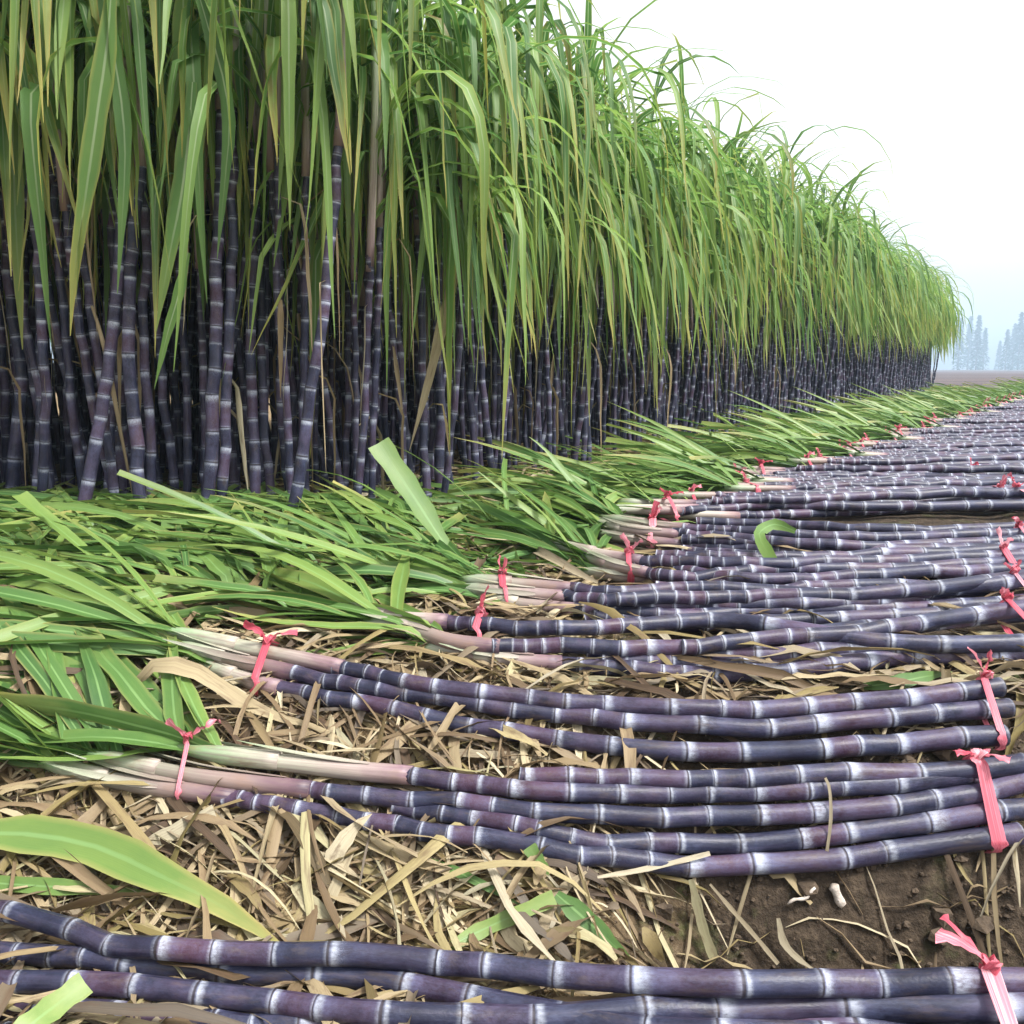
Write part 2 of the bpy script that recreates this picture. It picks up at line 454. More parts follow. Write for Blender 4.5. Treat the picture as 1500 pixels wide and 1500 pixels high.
# ------------------------------------------------------------------ ground
def axis(dense0, dense1, step, far0, far1):
    mid = list(np.arange(dense0, dense1, step))
    up, x, s = [], dense1, step
    while x < far1: up.append(x); s *= 1.18; x += s
    dn, x, s = [], dense0 - step, step
    while x > far0: dn.append(x); s *= 1.18; x -= s
    return [far0] + dn[::-1] + mid + up + [far1]
xs = axis(-1.9, 2.2, .026, -400, 700); ys = axis(1.0, 4.2, .024, -40, 700)
g = MB(); nx = len(xs)
gv = [(x, y, ground(x, y)) for y in ys for x in xs]
gf = [(j * nx + i, j * nx + i + 1, (j + 1) * nx + i + 1, (j + 1) * nx + i) for j in range(len(ys) - 1) for i in range(nx - 1)]
g.add(gv, gf, [(v[0], v[1]) for v in gv], (0., 0.))
tag(g.build('ground', M_GROUND), kind='structure')

# ------------------------------------------------------------------ red ribbon ties
def make_tie(parent, centers, radii, axis_v, width, rg, tails=2, tail_len=.09, lean=None, push=.004):
    ax = Vector(axis_v).normalized(); upv = Vector((0, 0, 1))
    s = ax.cross(upv).normalized(); u2 = s.cross(ax)
    mb = MB(); n = 34; vs, uv = [], []
    c0 = sum(centers, Vector()) / len(centers)
    top = None; crum = rg.random() * 9
    for i in range(n + 1):
        th = 2 * math.pi * (i % n) / n
        d = s * math.cos(th) + u2 * math.sin(th)
        j = max(range(len(centers)), key=lambda q: (centers[q] - c0).dot(d) + radii[q])
        p = centers[j] + d * (radii[j] + push); p = p - ax * (p - c0).dot(ax)
        w = width * (.72 + .7 * noise.noise(Vector((i % n * .35, crum, 0))))
        sh = ax * (.012 * noise.noise(Vector((math.cos(th) * 1.5, math.sin(th) * 1.5, crum + 3))))
        vs += [p - ax * w * .5 + sh, p + d * (.0025 * rg.random()) + sh, p + ax * w * .5 + sh]
        uv += [(0, i * .3), (.5, i * .3), (1, i * .3)]
        if top is None or p.z > top.z: top = p + sh
    fs = []
    for i in range(n):
        a = i * 3; fs += [(a, a + 1, a + 4, a + 3), (a + 1, a + 2, a + 5, a + 4)]
    mb.add(vs, fs, uv, (rg.random(), 0.))
    ob = mb.build('tie', M_TIE, parent); tail_len = tail_len * .75
    kb = MB()
    # knot: a small crumpled lump, then loose ends
    for q in range(3):
        a = rg.uniform(0, 6.28); P = []
        for i in range(8):
            t = i / 7 * 5.2 + a
            P.append(top + Vector((math.cos(t) * .010, math.sin(t) * .010, .004 + .010 * math.sin(t * 1.3 + q))))
        strip(kb, P, [width * .28] * 8, [Vector((rg.gauss(0, 1), rg.gauss(0, 1), rg.gauss(0, 1))).normalized()] * 8, .3, (rg.random(), 0.))
    kb.build('knot', M_TIE, ob)
    for q in range(tails):
        tb = MB()
        d = (lean if (lean is not None and q == 0) else Vector((rg.gauss(0, .5), rg.gauss(0, .3), rg.uniform(.5, 1.1)))).normalized()
        P = [top.copy()]; L = tail_len * rg.uniform(.75, 1.2); sd = []
        sv = Vector((rg.gauss(0, 1), rg.gauss(0, .5), rg.gauss(0, .3))).normalized()
        for i in range(8):
            d = (d + Vector((rg.gauss(0, .14), rg.gauss(0, .14), -.07))).normalized(); P.append(P[-1] + d * L / 8)
        for i in range(9): sd.append((sv + Vector((rg.gauss(0, .3), rg.gauss(0, .3), rg.gauss(0, .3)))).normalized())
        strip(tb, P, [width * (.16 + .2 * i / 8 + .12 * rg.random()) for i in range(9)], sd, .5, (rg.random(), 0.))
        tb.build('loose_end', M_TIE, ob)
    return ob

# ------------------------------------------------------------------ lying bundles traced on the ground
def bundle(label, canes, ties, leaf_n=8, leafL=(.5, .85), bias=.35, custom=(), rad=.021, seed=1):
    rg = random.Random(seed)
    mid = canes[0]['p'][len(canes[0]['p']) // 2]
    b = at(mid[0], mid[1], 0)
    root = empty('cane_bundle', b)
    tag(root, label, 'cane bundle', 'tied sugarcane bundles lying beside the field')
    inv = Matrix.Translation(-b)
    paths = []
    for ci, c in enumerate(canes):
        dz = rad + c.get('lift', 0.0)
        pts = [at(px, py, dz) for px, py in c['p']]
        tip_r = c.get('tip', rad * .80)
        mb = MB(); cane(mb, [inv @ p for p in pts][::-1], rad * c.get('k', 1) * rg.uniform(.96, 1.05), tip_r, 14, rg,
                        c.get('i0', .145), c.get('i1', .045), 6)
        co = mb.build('cane', M_CANE, root)
        paths.append([np.array([tuple(p) for p in pts]), rad])
        if 's' in c:
            sp = [at(px, py, dz + .002) for px, py in c['s']] + [pts[0] + (pts[1] - pts[0]).normalized() * .02]
            S = smooth_path([inv @ p for p in sp][::-1], .025)
            n = len(S); V = np.linspace(0, 1, n); q = rg.random()
            mb = MB(); tube(mb, S, [tip_r * (1.10 - .12 * v + .05 * math.sin(9 * v + q * 6)) * (1 - .5 * smooth01(.78, 1, v)) for v in V], V, 12, (q, 0.))
            # the open lip of an inner sheath
            i2 = int(n * rg.uniform(.45, .65)); S2 = S[i2:]
            if len(S2) > 3:
                tube(mb, S2 + np.array((0, 0, .003)), [tip_r * 1.12 * (1 - .1 * x) * (1 - .5 * smooth01(.6, 1, x)) for x in np.linspace(0, 1, len(S2))], np.linspace(.4, 1, len(S2)), 12, (rg.random(), 0.))
            for q2 in range(2):
                i0 = int(n * rg.uniform(.15, .5)); i1 = min(n - 1, i0 + int(n * rg.uniform(.3, .5)) + 4); a2 = rg.uniform(.3, 2.8)
                dv = X((0, -math.cos(a2), math.sin(a2))); m2 = i1 - i0
                PP = [X(S[i0 + i]) + dv * (tip_r * 1.08 + .020 * (i / m2) ** 2) for i in range(m2 + 1)]
                strip(mb, PP, [.007 * min(1, .5 + i / 3) * (1.08 - (i / m2) ** 3) for i in range(m2 + 1)], [dv.cross(X((1, 0, 0)))] * (m2 + 1), -.3, (rg.random(), 0.), .35, .8)
            mb.build('leaf_sheath', M_SHEATH, co)
            paths[-1][0] = np.concatenate([np.array([tuple(p) for p in sp]), paths[-1][0]])
            e = sp[0]; dvec = (sp[0] - sp[1]); az0 = math.atan2(dvec.y, dvec.x)
            lb = MB()
            for q in range(int(leaf_n * 1.9)):
                st = e - dvec.normalized() * rg.uniform(0, .10)
                ground_leaf(lb, inv @ (st + Vector((0, 0, rg.uniform(-.006, .01)))), az0 - bias + rg.gauss(0, .33), rg.uniform(.0, .42) + (.3 if rg.random() < .10 else 0),
                            rg.uniform(*leafL), rg.uniform(.018, .045), rg, lambda x, y: ground(x + b.x, y + b.y) - b.z,
                            cut=rg.random() < .4, droop=rg.uniform(.4, 1.3), lift=rg.uniform(0, .07))
            lb.build('leaves', M_CUT, co)
    for (pts, Y, w, rn, cut, roll) in custom:
        mb = MB(); pixel_leaf(mb, pts, Y, w, rn, cut, roll)
        mb.v = [inv @ v for v in mb.v]
        mb.build('leaf', M_CUT, root)
    for (px, which, width, tl, lean) in ties:
        cs = []
        for i in which:
            P = paths[i][0]
            # the place on the path that shows at this column of the picture
            col = 750 + F * P[:, 0] / (P[:, 1] * math.cos(PITCH) - (P[:, 2] - CZ) * math.sin(PITCH))
            o = np.argsort(col)
            cs.append(inv @ Vector([float(np.interp(px, col[o], P[o, a])) for a in range(3)]))
        P = paths[which[0]][0]
        axv = Vector(P[-1] - P[0])
        make_tie(root, cs, [rad * 1.0] * len(cs), axv, width, rg, 2, tl, lean)
    return root

X = Vector
bundle('thick purple cane bundle nearest the viewer, its left end beyond the picture', [
    dict(p=[(-120, 1318), (0, 1335), (80, 1356), (200, 1384), (300, 1394), (420, 1397), (560, 1396), (700, 1411), (850, 1429), (1050, 1441), (1250, 1442), (1450, 1440), (1640, 1432)], lift=.055, i0=.17, i1=.08),
    dict(p=[(-120, 1388), (60, 1399), (150, 1411), (350, 1427), (520, 1432), (640, 1452), (760, 1478), (900, 1503), (1100, 1517), (1640, 1530)], lift=.02, i0=.17, i1=.08),
    dict(p=[(-120, 1437), (100, 1440), (280, 1452), (400, 1468), (560, 1488), (760, 1490), (950, 1482), (1100, 1478), (1250, 1475), (1460, 1472), (1640, 1466)], lift=.025, k=1.1, i0=.17, i1=.08),
    dict(p=[(-120, 1470), (150, 1480), (260, 1495), (500, 1502), (800, 1510), (1100, 1507), (1640, 1522)], lift=.0, i0=.16, i1=.06),
    dict(p=[(-120, 1512), (200, 1525), (500, 1545), (900, 1545), (1200, 1540), (1640, 1545)], lift=.0, i0=.16, i1=.06),
], [(1466, [0, 1, 2, 3, 4], .024, .16, X((-.35, 0, .9)))], seed=11)

bundle('purple cane bundle with a wide frayed red ribbon right above the soil hollow', [
    dict(p=[(760, 1137), (900, 1140), (1050, 1139), (1180, 1134), (1310, 1130), (1460, 1122), (1502, 1118)], lift=.055),
    dict(p=[(590, 1134), (660, 1143), (760, 1155), (860, 1160), (1000, 1161), (1190, 1157), (1310, 1147), (1440, 1130), (1496, 1121)], s=[(262, 1098), (330, 1108), (430, 1119), (520, 1129)], lift=.045),
    dict(p=[(440, 1155), (540, 1167), (640, 1173), (700, 1181), (800, 1190), (900, 1195), (1130, 1194), (1260, 1185), (1370, 1172), (1470, 1150), (1510, 1143)], s=[(130, 1108), (200, 1121), (290, 1138), (380, 1149)], lift=.03),
    dict(p=[(575, 1180), (650, 1193), (740, 1207), (850, 1228), (1000, 1236), (1110, 1233), (1220, 1223), (1350, 1207), (1505, 1185)], lift=.015),
    dict(p=[(330, 1167), (420, 1181), (500, 1198), (570, 1207), (680, 1224), (770, 1236), (860, 1252), (1000, 1267), (1100, 1268), (1210, 1261), (1340, 1243), (1494, 1221)], s=[(60, 1118), (120, 1133), (200, 1149), (270, 1159)], lift=.018),
], [(1436, [0, 1, 2, 3, 4], .030, .075, X((-.95, 0, .45))), (275, [1, 2, 4], .016, .105, X((.45, .2, .8)))], leaf_n=13, leafL=(.35, .68), bias=.42, seed=12,
   custom=[([(240, 1110), (170, 1075), (90, 1010), (30, 965)], [1.9, 1.93, 1.98, 2.0], 34, (.3, .2), True, .3),
           ([(235, 1095), (190, 1040), (110, 985), (60, 962)], [1.92, 1.96, 2.0, 2.02], 30, (.65, .1), True, .1),
           ([(220, 1105), (120, 1085), (40, 1070), (-60, 1068)], [1.9, 1.92, 1.95, 1.97], 36, (.15, .2), False, .2)])

bundle('neat three cane bundle bent in a shallow bow behind the frayed ribbon bundle', [
    dict(p=[(490, 976), (540, 987), (600, 1000), (680, 1012), (790, 1025), (900, 1035), (1000, 1037), (1140, 1036), (1240, 1030), (1330, 1022), (1466, 1006)], s=[(236, 924), (300, 937), (380, 953), (440, 965)], lift=.05),
    dict(p=[(430, 986), (540, 1008), (640, 1020), (720, 1035), (830, 1047), (950, 1060), (1080, 1068), (1170, 1063), (1260, 1053), (1350, 1046), (1478, 1037)], s=[(246, 945), (300, 957), (380, 975)], lift=.035),
    dict(p=[(398, 1006), (480, 1021), (540, 1032), (640, 1054), (720, 1068), (830, 1085), (950, 1100), (1040, 1104), (1130, 1101), (1220, 1094), (1310, 1088), (1472, 1077)], s=[(282, 972), (330, 986), (370, 999)], lift=.015),
], [(1447, [0, 1, 2], .018, .105, X((-.35, 0, .9))), (388, [0, 1, 2], .022, .085, X((.7, .2, .6)))], leaf_n=16, leafL=(.6, 1.0), bias=.16, seed=13,
   custom=[([(300, 925), (240, 900), (160, 862), (60, 810), (0, 775)], [2.3, 2.4, 2.5, 2.6, 2.65], 26, (.5, .2), False, .5),
           ([(180, 862), (130, 812), (75, 765), (28, 725)], [2.45, 2.5, 2.55, 2.6], 24, (.75, .1), True, .9),
           ([(178, 858), (181, 900), (176, 950), (178, 1000)], 2.42, 10, (.9, .3), False, .2),
           ([(270, 935), (180, 925), (90, 925), (-40, 950)], [2.25, 2.3, 2.35, 2.4], 40, (.05, .1), False, .1)])

bundle('dark cane bundle with untidy crossing stems, just behind the bowed bundle', [
    dict(p=[(645, 910), (720, 917), (820, 921), (950, 913), (1050, 906), (1140, 917), (1220, 930), (1280, 939), (1400, 944), (1560, 938)], s=[(515, 898), (580, 905)], lift=.04, i1=.035),
    dict(p=[(1000, 948), (1140, 932), (1280, 925), (1390, 906), (1490, 893), (1560, 885)], lift=.045),
    dict(p=[(720, 948), (800, 946), (880, 948), (950, 951), (1060, 945), (1200, 930), (1330, 915), (1490, 898), (1560, 890)], s=[(530, 914), (600, 921), (660, 940)], lift=.03, i1=.04),
    dict(p=[(880, 966), (1050, 973), (1200, 966), (1350, 957), (1560, 950)], lift=.0),
    dict(p=[(860, 955), (960, 952), (1060, 958), (1130, 960), (1200, 955), (1320, 952), (1560, 948)], lift=.015),
    dict(p=[(810, 971), (910, 979), (1000, 989), (1070, 990), (1150, 982), (1250, 970), (1330, 961), (1440, 961), (1560, 958)], s=[(610, 946), (680, 960), (760, 968)], lift=.0),
], [(1497, [0, 1, 2, 3, 4], .022, .05, X((-.2, 0, .8))), (628, [0, 2, 4], .018, .085, X((.3, .2, .9)))], leaf_n=13, leafL=(.45, .8), bias=.40, seed=14, rad=.0225,
   custom=[([(520, 890), (420, 870), (320, 858), (200, 850)], [2.65, 2.75, 2.85, 2.95], 26, (.45, .2), True, .3)])

bundle('thick blue-black cane bundle with one broad cut leaf standing up from its neck', [
    dict(p=[(830, 862), (900, 868), (1000, 861), (1060, 862), (1150, 866), (1250, 871), (1350, 867), (1500, 850), (1600, 838)], s=[(672, 850), (720, 853), (780, 857)], lift=.035, i1=.04),
    dict(p=[(820, 873), (900, 883), (1000, 886), (1100, 886), (1200, 884), (1300, 879), (1400, 868), (1500, 852), (1600, 840)], s=[(670, 862), (740, 868)], lift=.02, i1=.04),
    dict(p=[(830, 892), (900, 896), (1000, 903), (1100, 897), (1220, 893), (1400, 888), (1600, 872)], s=[(690, 875), (760, 885)], lift=.0, i1=.04),
    dict(p=[(860, 905), (1000, 916), (1200, 907), (1400, 898), (1600, 882)], lift=.0, i1=.04),
    dict(p=[(880, 880), (1000, 875), (1150, 875), (1300, 868), (1450, 852), (1600, 830)], lift=.045),
], [(1488, [0, 1, 2, 3], .020, .06, X((-.4, 0, .8))), (740, [0, 1, 2], .018, .085, X((.1, .2, 1)))], leaf_n=13, leafL=(.45, .85), bias=.42, seed=15, rad=.0225,
   custom=[([(690, 848), (650, 795), (602, 722), (553, 650)], [2.8, 2.82, 2.85, 2.88], 36, (.55, .25), True, .35),
           ([(676, 850), (600, 855), (480, 862), (390, 868)], [2.85, 2.9, 2.95, 3.0], 20, (.8, .3), True, .4)])

bundle('dark cane bundle with a red tie in a loose loop and short white-ringed joints', [
    dict(p=[(930, 822), (1000, 823), (1120, 826), (1240, 822), (1400, 818), (1600, 808)], s=[(800, 795), (860, 808)], lift=.045, i1=.03),
    dict(p=[(940, 838), (1000, 845), (1120, 834), (1240, 832), (1400, 829), (1600, 815)], s=[(850, 815), (900, 828)], lift=.03, i1=.03),
    dict(p=[(960, 848), (1080, 856), (1200, 850), (1300, 841), (1400, 846), (1600, 852)], s=[(850, 838), (900, 843)], lift=.0, i1=.035),
    dict(p=[(960, 862), (1100, 867), (1250, 858), (1400, 858), (1600, 846)], lift=.0, i1=.035),
    dict(p=[(960, 812), (1100, 817), (1250, 814), (1400, 810), (1600, 800)], lift=.03, i1=.035),
    dict(p=[(990, 834), (1100, 848), (1250, 842), (1400, 838), (1600, 830)], lift=.02, i1=.035),
], [(1482, [0, 1, 2, 3], .020, .075, X((-.2, 0, .9))), (922, [0, 1, 2], .022, .08, X((.5, .1, .8)))], leaf_n=13, leafL=(.5, .85), bias=.40, seed=16, rad=.0215,
   custom=[([(890, 815), (830, 785), (770, 745), (700, 690)], [3.05, 3.1, 3.15, 3.2], 14, (.85, .2), False, .4)])

bundle('dark cane bundle with a curled green leaf lying across it and two red neck ribbons', [
    dict(p=[(985, 782), (1100, 789), (1230, 800), (1350, 798), (1600, 790)], s=[(860, 765), (920, 776)], lift=.03, i1=.03),
    dict(p=[(990, 797), (1120, 806), (1230, 812), (1350, 812), (1600, 806)], s=[(870, 782), (930, 790)], lift=.0, i1=.03),
    dict(p=[(1000, 774), (1100, 778), (1230, 786), (1350, 786), (1600, 778)], s=[(880, 758), (945, 768)], lift=.045, i1=.03),
    dict(p=[(1000, 790), (1150, 797), (1300, 806), (1600, 800)], lift=.02, i1=.03),
    dict(p=[(1020, 764), (1150, 768), (1300, 776), (1600, 770)], lift=.03, i1=.03),
    dict(p=[(1000, 806), (1150, 815), (1300, 818), (1600, 816)], lift=.0, i1=.03),
], [(1500, [0, 1, 2, 3], .020, .07, X((-.3, 0, .8))), (955, [0, 1, 2], .030, .07, X((0, .1, 1)))], leaf_n=12, leafL=(.5, .9), bias=.40, seed=17, rad=.021,
   custom=[([(893, 765), (850, 720), (800, 660), (775, 640)], [3.5, 3.55, 3.6, 3.62], 14, (.7, .2), False, .4),
           ([(900, 758), (870, 735), (840, 705)], [3.5, 3.55, 3.6], 18, (.9, .1), False, .2)])

# ------------------------------------------------------------------ far bundles, built once each and copied
def flat_bundle(seed, ncane, joined=False, segs=8):
    rg = random.Random(seed); L0 = rg.uniform(1.35, 1.6)
    mats = [M_CANE, M_SHEATH, M_CUT, M_TIE]
    root = empty('cane_bundle', (0, 0, -50))
    J = MB()
    cs_l, cs_r = [], []
    for i in range(ncane):
        fy = (i + .5) / ncane - .5
        y0, y1 = fy * .21 + rg.gauss(0, .014), fy * .19 + rg.gauss(0, .03)
        z = .022 + .062 * max(0, 1 - abs(fy) * 2) ** .8 * rg.uniform(.65, 1.1)
        sg, bx = rg.uniform(-.07, .05), rg.uniform(.02, .34)
        pts = [X((bx, y0, z)), X((bx + .4, y0 * 1.1 + sg, z + rg.uniform(-.004, .006))), X((bx + .9, y1 * 1.15 + sg, z + rg.uniform(0, .012))), X((L0 + .15 + rg.uniform(-.04, .08), y1, z))]
        cb = J if joined else MB(); cb.cur = 0
        cane(cb, pts[::-1], .0215, .0165, segs, rg, .14, .036, 4 if not joined else 3)
        if not joined: co = cb.build('cane', M_CANE, root)
        if i % 4 != 3:
            sb = J if joined else MB(); sb.cur = 1 if joined else 0
            e = X((bx - rg.uniform(.2, .38), y0 + rg.gauss(0, .02), z + .01))
            S = smooth_path([pts[0] + X((.02, 0, 0)), pts[0].lerp(e, .5), e], .06)
            tube(sb, S, [.0165] * len(S), np.linspace(0, 1, len(S)), 7, (rg.random(), 0.))
            if not joined: sb.build('leaf_sheath', M_SHEATH, co)
            lb = J if joined else MB(); lb.cur = 2 if joined else 0
            for q in range(12 if not joined else 9):
                ground_leaf(lb, e + X((rg.uniform(0, .08), 0, .004)), math.pi - .45 + rg.gauss(0, .45), (rg.uniform(.3, .75) if rg.random() < .25 else rg.uniform(.0, .4)), rg.uniform(.45, .85), rg.uniform(.018, .036), rg,
                            lambda x, y: 0.0, cut=rg.random() < .3, segs=7 if not joined else 5, droop=rg.uniform(.3, 1.2), lift=rg.uniform(0, .05))
            if not joined: lb.build('leaves', M_CUT, co)
        cs_l.append(X((0.0, y0, z))); cs_r.append(X((L0, y1, z)))
    for cc in (cs_l, cs_r):
        if joined:
            J.cur = 3; c0 = sum(cc, X()) / len(cc); P = []
            for i in range(13):
                th = 6.2832 * i / 12; P.append(X((c0.x, c0.y + math.cos(th) * .14, c0.z + math.sin(th) * .055)))
            strip(J, P, [.013] * 13, [X((1, 0, 0))] * 13, .1, (rg.random(), 0.))
            strip(J, [c0 + X((0, 0, .05)), c0 + X((.02, 0, .09)), c0 + X((.05, .01, .13))], [.008, .012, .014], [X((0, 1, 0))] * 3, .1, (rg.random(), 0.))
        else:
            make_tie(root, cc, [.02] * len(cc), X((1, 0, 0)), .024, rg, 2, .08)
    if joined:
        bpy.data.objects.remove(root)
        root = J.build('cane_bundle', mats); 
    return root

protos = [flat_bundle(40 + i, 7 + i % 3) for i in range(4)]
fprotos = [flat_bundle(60 + i, 7, True, 6) for i in range(4)]
ORD = ['eighth', 'ninth', 'tenth', 'eleventh', 'twelfth', 'thirteenth', 'fourteenth']
used = set(); Y = 3.70; i = 0
GRP = 'tied sugarcane bundles lying beside the field'
while Y < 34:
    near = Y < 13
    pr = (protos if near else fprotos)[i % 4]
    o = pr if pr.name not in used else copy_tree(pr)
    used.add(pr.name)
    x = .50 + (Y - 3.5) * .62 + rng.gauss(0, .06) if Y < 26 else .50 + 22.5 * .62 + (Y - 26) * .9
    rz = R(rng.gauss(7, 7)); sc = rng.uniform(.94, 1.08)
    mx, my = x + .8 * math.cos(rz), Y + .8 * math.sin(rz)
    o.location = (x, Y, min(ground(x, Y), ground(mx, my)) - .004); o.rotation_euler = (0, 0, rz); o.scale = (sc, sc, sc)
    if i < len(ORD):
        tag(o, f'small dark cane bundle, {ORD[i]} from the viewer in the receding line', 'cane bundle', GRP)
    elif near:
        tag(o, 'dark tied cane bundle in the middle distance beside the green leaf strip', 'cane bundle', GRP)
    else:
        tag(o, 'tiny far cane bundle near the end of the standing cane', 'cane bundle', GRP)
    Y += rng.uniform(.29, .40) if Y < 8 else (rng.uniform(.32, .44) if Y < 16 else rng.uniform(.5, .8)); i += 1

# ------------------------------------------------------------------ standing sugarcane
def plant_parts(rg, root, pts, hs, ht, r0, r1, leaves, spikes, bias, segs=10, detail=4, lseg=10, extra=()):
    """pts: stalk line from the root up to height ht in the plant's own frame"""
    P = smooth_path(pts, .08)
    zz = P[:, 2]
    k = max(3, int(np.searchsorted(zz, hs))); 
    mb = MB(); cane(mb, [X(p) for p in P[:k:2]] + [X(P[min(k, len(P) - 1)])], r0, r1, segs, rg, .115, .038, detail, .003)
    mb.build('stalk', M_CANE, root)
    S = P[k - 1:]
    if len(S) < 3: S = np.array([P[-1], P[-1] + (0, 0, .1), P[-1] + (0, 0, .25)])
    n = len(S); sb = MB()
    tube(sb, S, [r1 * (1.25 - .35 * i / (n - 1)) for i in range(n)], np.linspace(0.1, 1, n), 8, (.3 + .5 * rg.random(), 0.))
    sb.build('leaf_sheath', M_SHEATH, root)
    lb = MB()
    for q in range(leaves):
        h = rg.uniform(.15, 1.0); p = X([float(np.interp(h * (n - 1), range(n), S[:, a])) for a in range(3)])
        az = rg.gauss(0, bias)
        hang_leaf(lb, p, az, R(rg.uniform(45, 84)), rg.uniform(.75, 1.45), rg.choice([rg.uniform(.024, .042), rg.uniform(.036, .056)]), rg, rg.choice([rg.uniform(.35, .6), rg.uniform(.5, .95)]), rg.choice([rg.uniform(55, 80), rg.uniform(76, 90), rg.uniform(76, 90)]), lseg)
    for q in range(spikes):
        hang_leaf(lb, X(S[-1]), rg.uniform(0, 6.28), R(rg.uniform(76, 90)), rg.uniform(.6, 1.15), rg.uniform(.022, .038), rg, 1.15, rg.uniform(15, 75), 8)
    lb.build('foliage', M_LEAF, root)
    if rg.random() < .75:
        for q in range(rg.choice([1, 1, 2, 3])):
            db = MB()
            i = rg.randrange(int(k * .35), k); a = rg.uniform(0, 6.28)
            p = X(P[i]) + X((math.cos(a), math.sin(a), 0)) * r1
            hang_leaf(db, p, a, R(rg.uniform(-70, 60)), rg.uniform(.25, .75), rg.uniform(.009, .022), rg, rg.uniform(.15, .4), rg.uniform(80, 90), 8, (rg.uniform(.25, .9), rg.random()), .7)
            db.build('dry_leaf', M_DRY, root)

GP = 'standing sugarcane plants at the field edge'
def traced_plant(label, px_pts, rwid, seed, leaves=9, extra=(), dYl=0, hs=1.35):
    rg = random.Random(seed)
    base = at(px_pts[0][0], px_pts[0][1], 0)
    root = empty('sugarcane_plant', base - X((0, 0, .01))); tag(root, label, 'sugarcane plant', GP)
    W = [at_y(px, py, base.y + .02 * i) - base for i, (px, py) in enumerate(px_pts)]
    d = (W[-1] - W[0]); d = X((d.x / max(.3, d.z), .05, 1)); last = W[-1]
    top = rg.uniform(1.65, 1.9)
    while last.z < top:
        d.x *= .7; last = last + d * .25; W.append(last)
    r = rwid * base.y / F / 2
    plant_parts(rg, root, W, hs * rg.uniform(.92, 1.1), top, r, r * .72, leaves - 5, 2, 1.5, 12, 6, 12)
    rz = -R(75)
    # turn the foliage towards the open side
    M = Matrix.Translation(W[-1] * 1) @ Matrix.Rotation(rz, 4, 'Z') @ Matrix.Translation(-W[-1])
    for ch in root.children:
        if ch.name.startswith('foliage'): ch.data.transform(M)
    for (pts, dY, w, rn, nm) in extra:
        mb = MB(); pixel_leaf(mb, pts, base.y + dY, w, rn, False, rg.uniform(-.3, .3))
        mb.v = [v - root.location for v in mb.v]
        o = mb.build('dry_leaf' if nm else 'leaf', M_DRY if nm else M_LEAF, root)
    return root

T = traced_plant
T('purple cane stalk at the left picture edge with a broad yellow-edged leaf hanging before it', [(14, 748), (28, 590), (30, 540), (14, 420)], 20, 101, 10,
  [([(22, -80), (18, 60), (17, 150), (22, 300), (33, 512)], -.25, 31, (.75, .55), 0)])
T('dark leaning stalk second from the left edge with a broad leaf high on it', [(66, 728), (60, 600), (48, 430), (50, 250)], 20, 102, 9, [([(72, -60), (74, 60), (66, 160), (58, 240), (56, 330)], -.2, 34, (.6, .3), 0)])
T('cane stalk crossing its neighbour to the right, long tapering leaf ending beside it', [(118, 776), (140, 650), (154, 565), (166, 470)], 20, 103, 9,
  [([(165, -40), (156, 70), (142, 170), (125, 290), (110, 390), (103, 492)], -.2, 30, (.55, .75), 0)])
T('slim cane stalk between two thick ones left of the pale-sheathed stalk', [(181, 750), (170, 620), (176, 480), (182, 380)], 17, 104, 8)
T('tall thick cane stalk with white rings and a wide purple-grey sheath at its top', [(206, 770), (200, 640), (188, 480), (196, 340), (206, 240)], 21, 105, 9,
  [([(140, -60), (156, 20), (172, 110), (182, 190), (182, 270), (172, 430)], -.2, 22, (.25, .2), 0)], hs=1.28)
T('thin cane stalk tight against the right side of the tall ringed stalk', [(223, 760), (218, 610), (208, 500), (214, 380)], 15, 106, 8,
  [([(268, -50), (268, 40), (262, 100), (248, 180), (236, 245)], -.2, 26, (.8, .5), 0)])
T('straight thick purple stalk, left one of a pair standing side by side', [(300, 770), (311, 620), (315, 430), (321, 310)], 21, 107, 9,
  [([(282, 120), (276, 200), (265, 290), (246, 385), (229, 485)], -.18, 29, (.4, .4), 0), ([(275, 370), (262, 430), (245, 490), (226, 570)], -.15, 15, (.5, .2), 0)])
T('straight stalk with pale streaks, right one of a pair standing side by side', [(324, 770), (330, 620), (337, 440), (341, 300)], 17, 108, 8,
  [([(285, -30), (305, 40), (326, 110), (336, 180), (331, 250), (318, 380)], -.2, 20, (.2, .2), 0)])
T('upright cane stalk standing alone right of the paired stalks', [(378, 758), (371, 620), (367, 470), (372, 350)], 17, 109, 8)
T('pale slightly curved cane stalk leaning right towards the strongly tilted stalk', [(400, 702), (411, 610), (428, 470), (440, 330)], 17, 110, 8,
  [([(350, -20), (372, 90), (396, 180), (422, 270), (432, 360), (426, 450), (417, 550)], -.2, 30, (.35, .25), 0)])
T('strongly tilted thick cane stalk leaning right with bright white rings', [(425, 785), (444, 650), (468, 490), (486, 330)], 19, 111, 10)
T('tilted cane stalk right of the bright-ringed leaning stalk, behind the standing cut leaf', [(522, 722), (544, 570), (562, 430), (580, 280)], 20, 112, 9,
  [([(600, 100), (612, 200), (627, 300), (630, 360), (618, 460)], -.2, 30, (.3, .2), 0)])
T('cane stalk with one dry straw-coloured leaf hanging down to the ground litter', [(642, 735), (645, 600), (640, 450), (650, 300)], 16, 113, 9,
  [([(672, 300), (666, 400), (650, 470), (628, 560), (600, 660)], -.2, 18, (.72, .5), 1)])
T('cane stalk with a bright yellow-green leaf hanging lowest in the middle of the row', [(735, 690), (728, 570), (735, 440), (738, 300)], 15, 114, 9,
  [([(728, 150), (736, 250), (743, 350), (747, 450), (752, 575)], -.2, 24, (.98, .45), 0)])
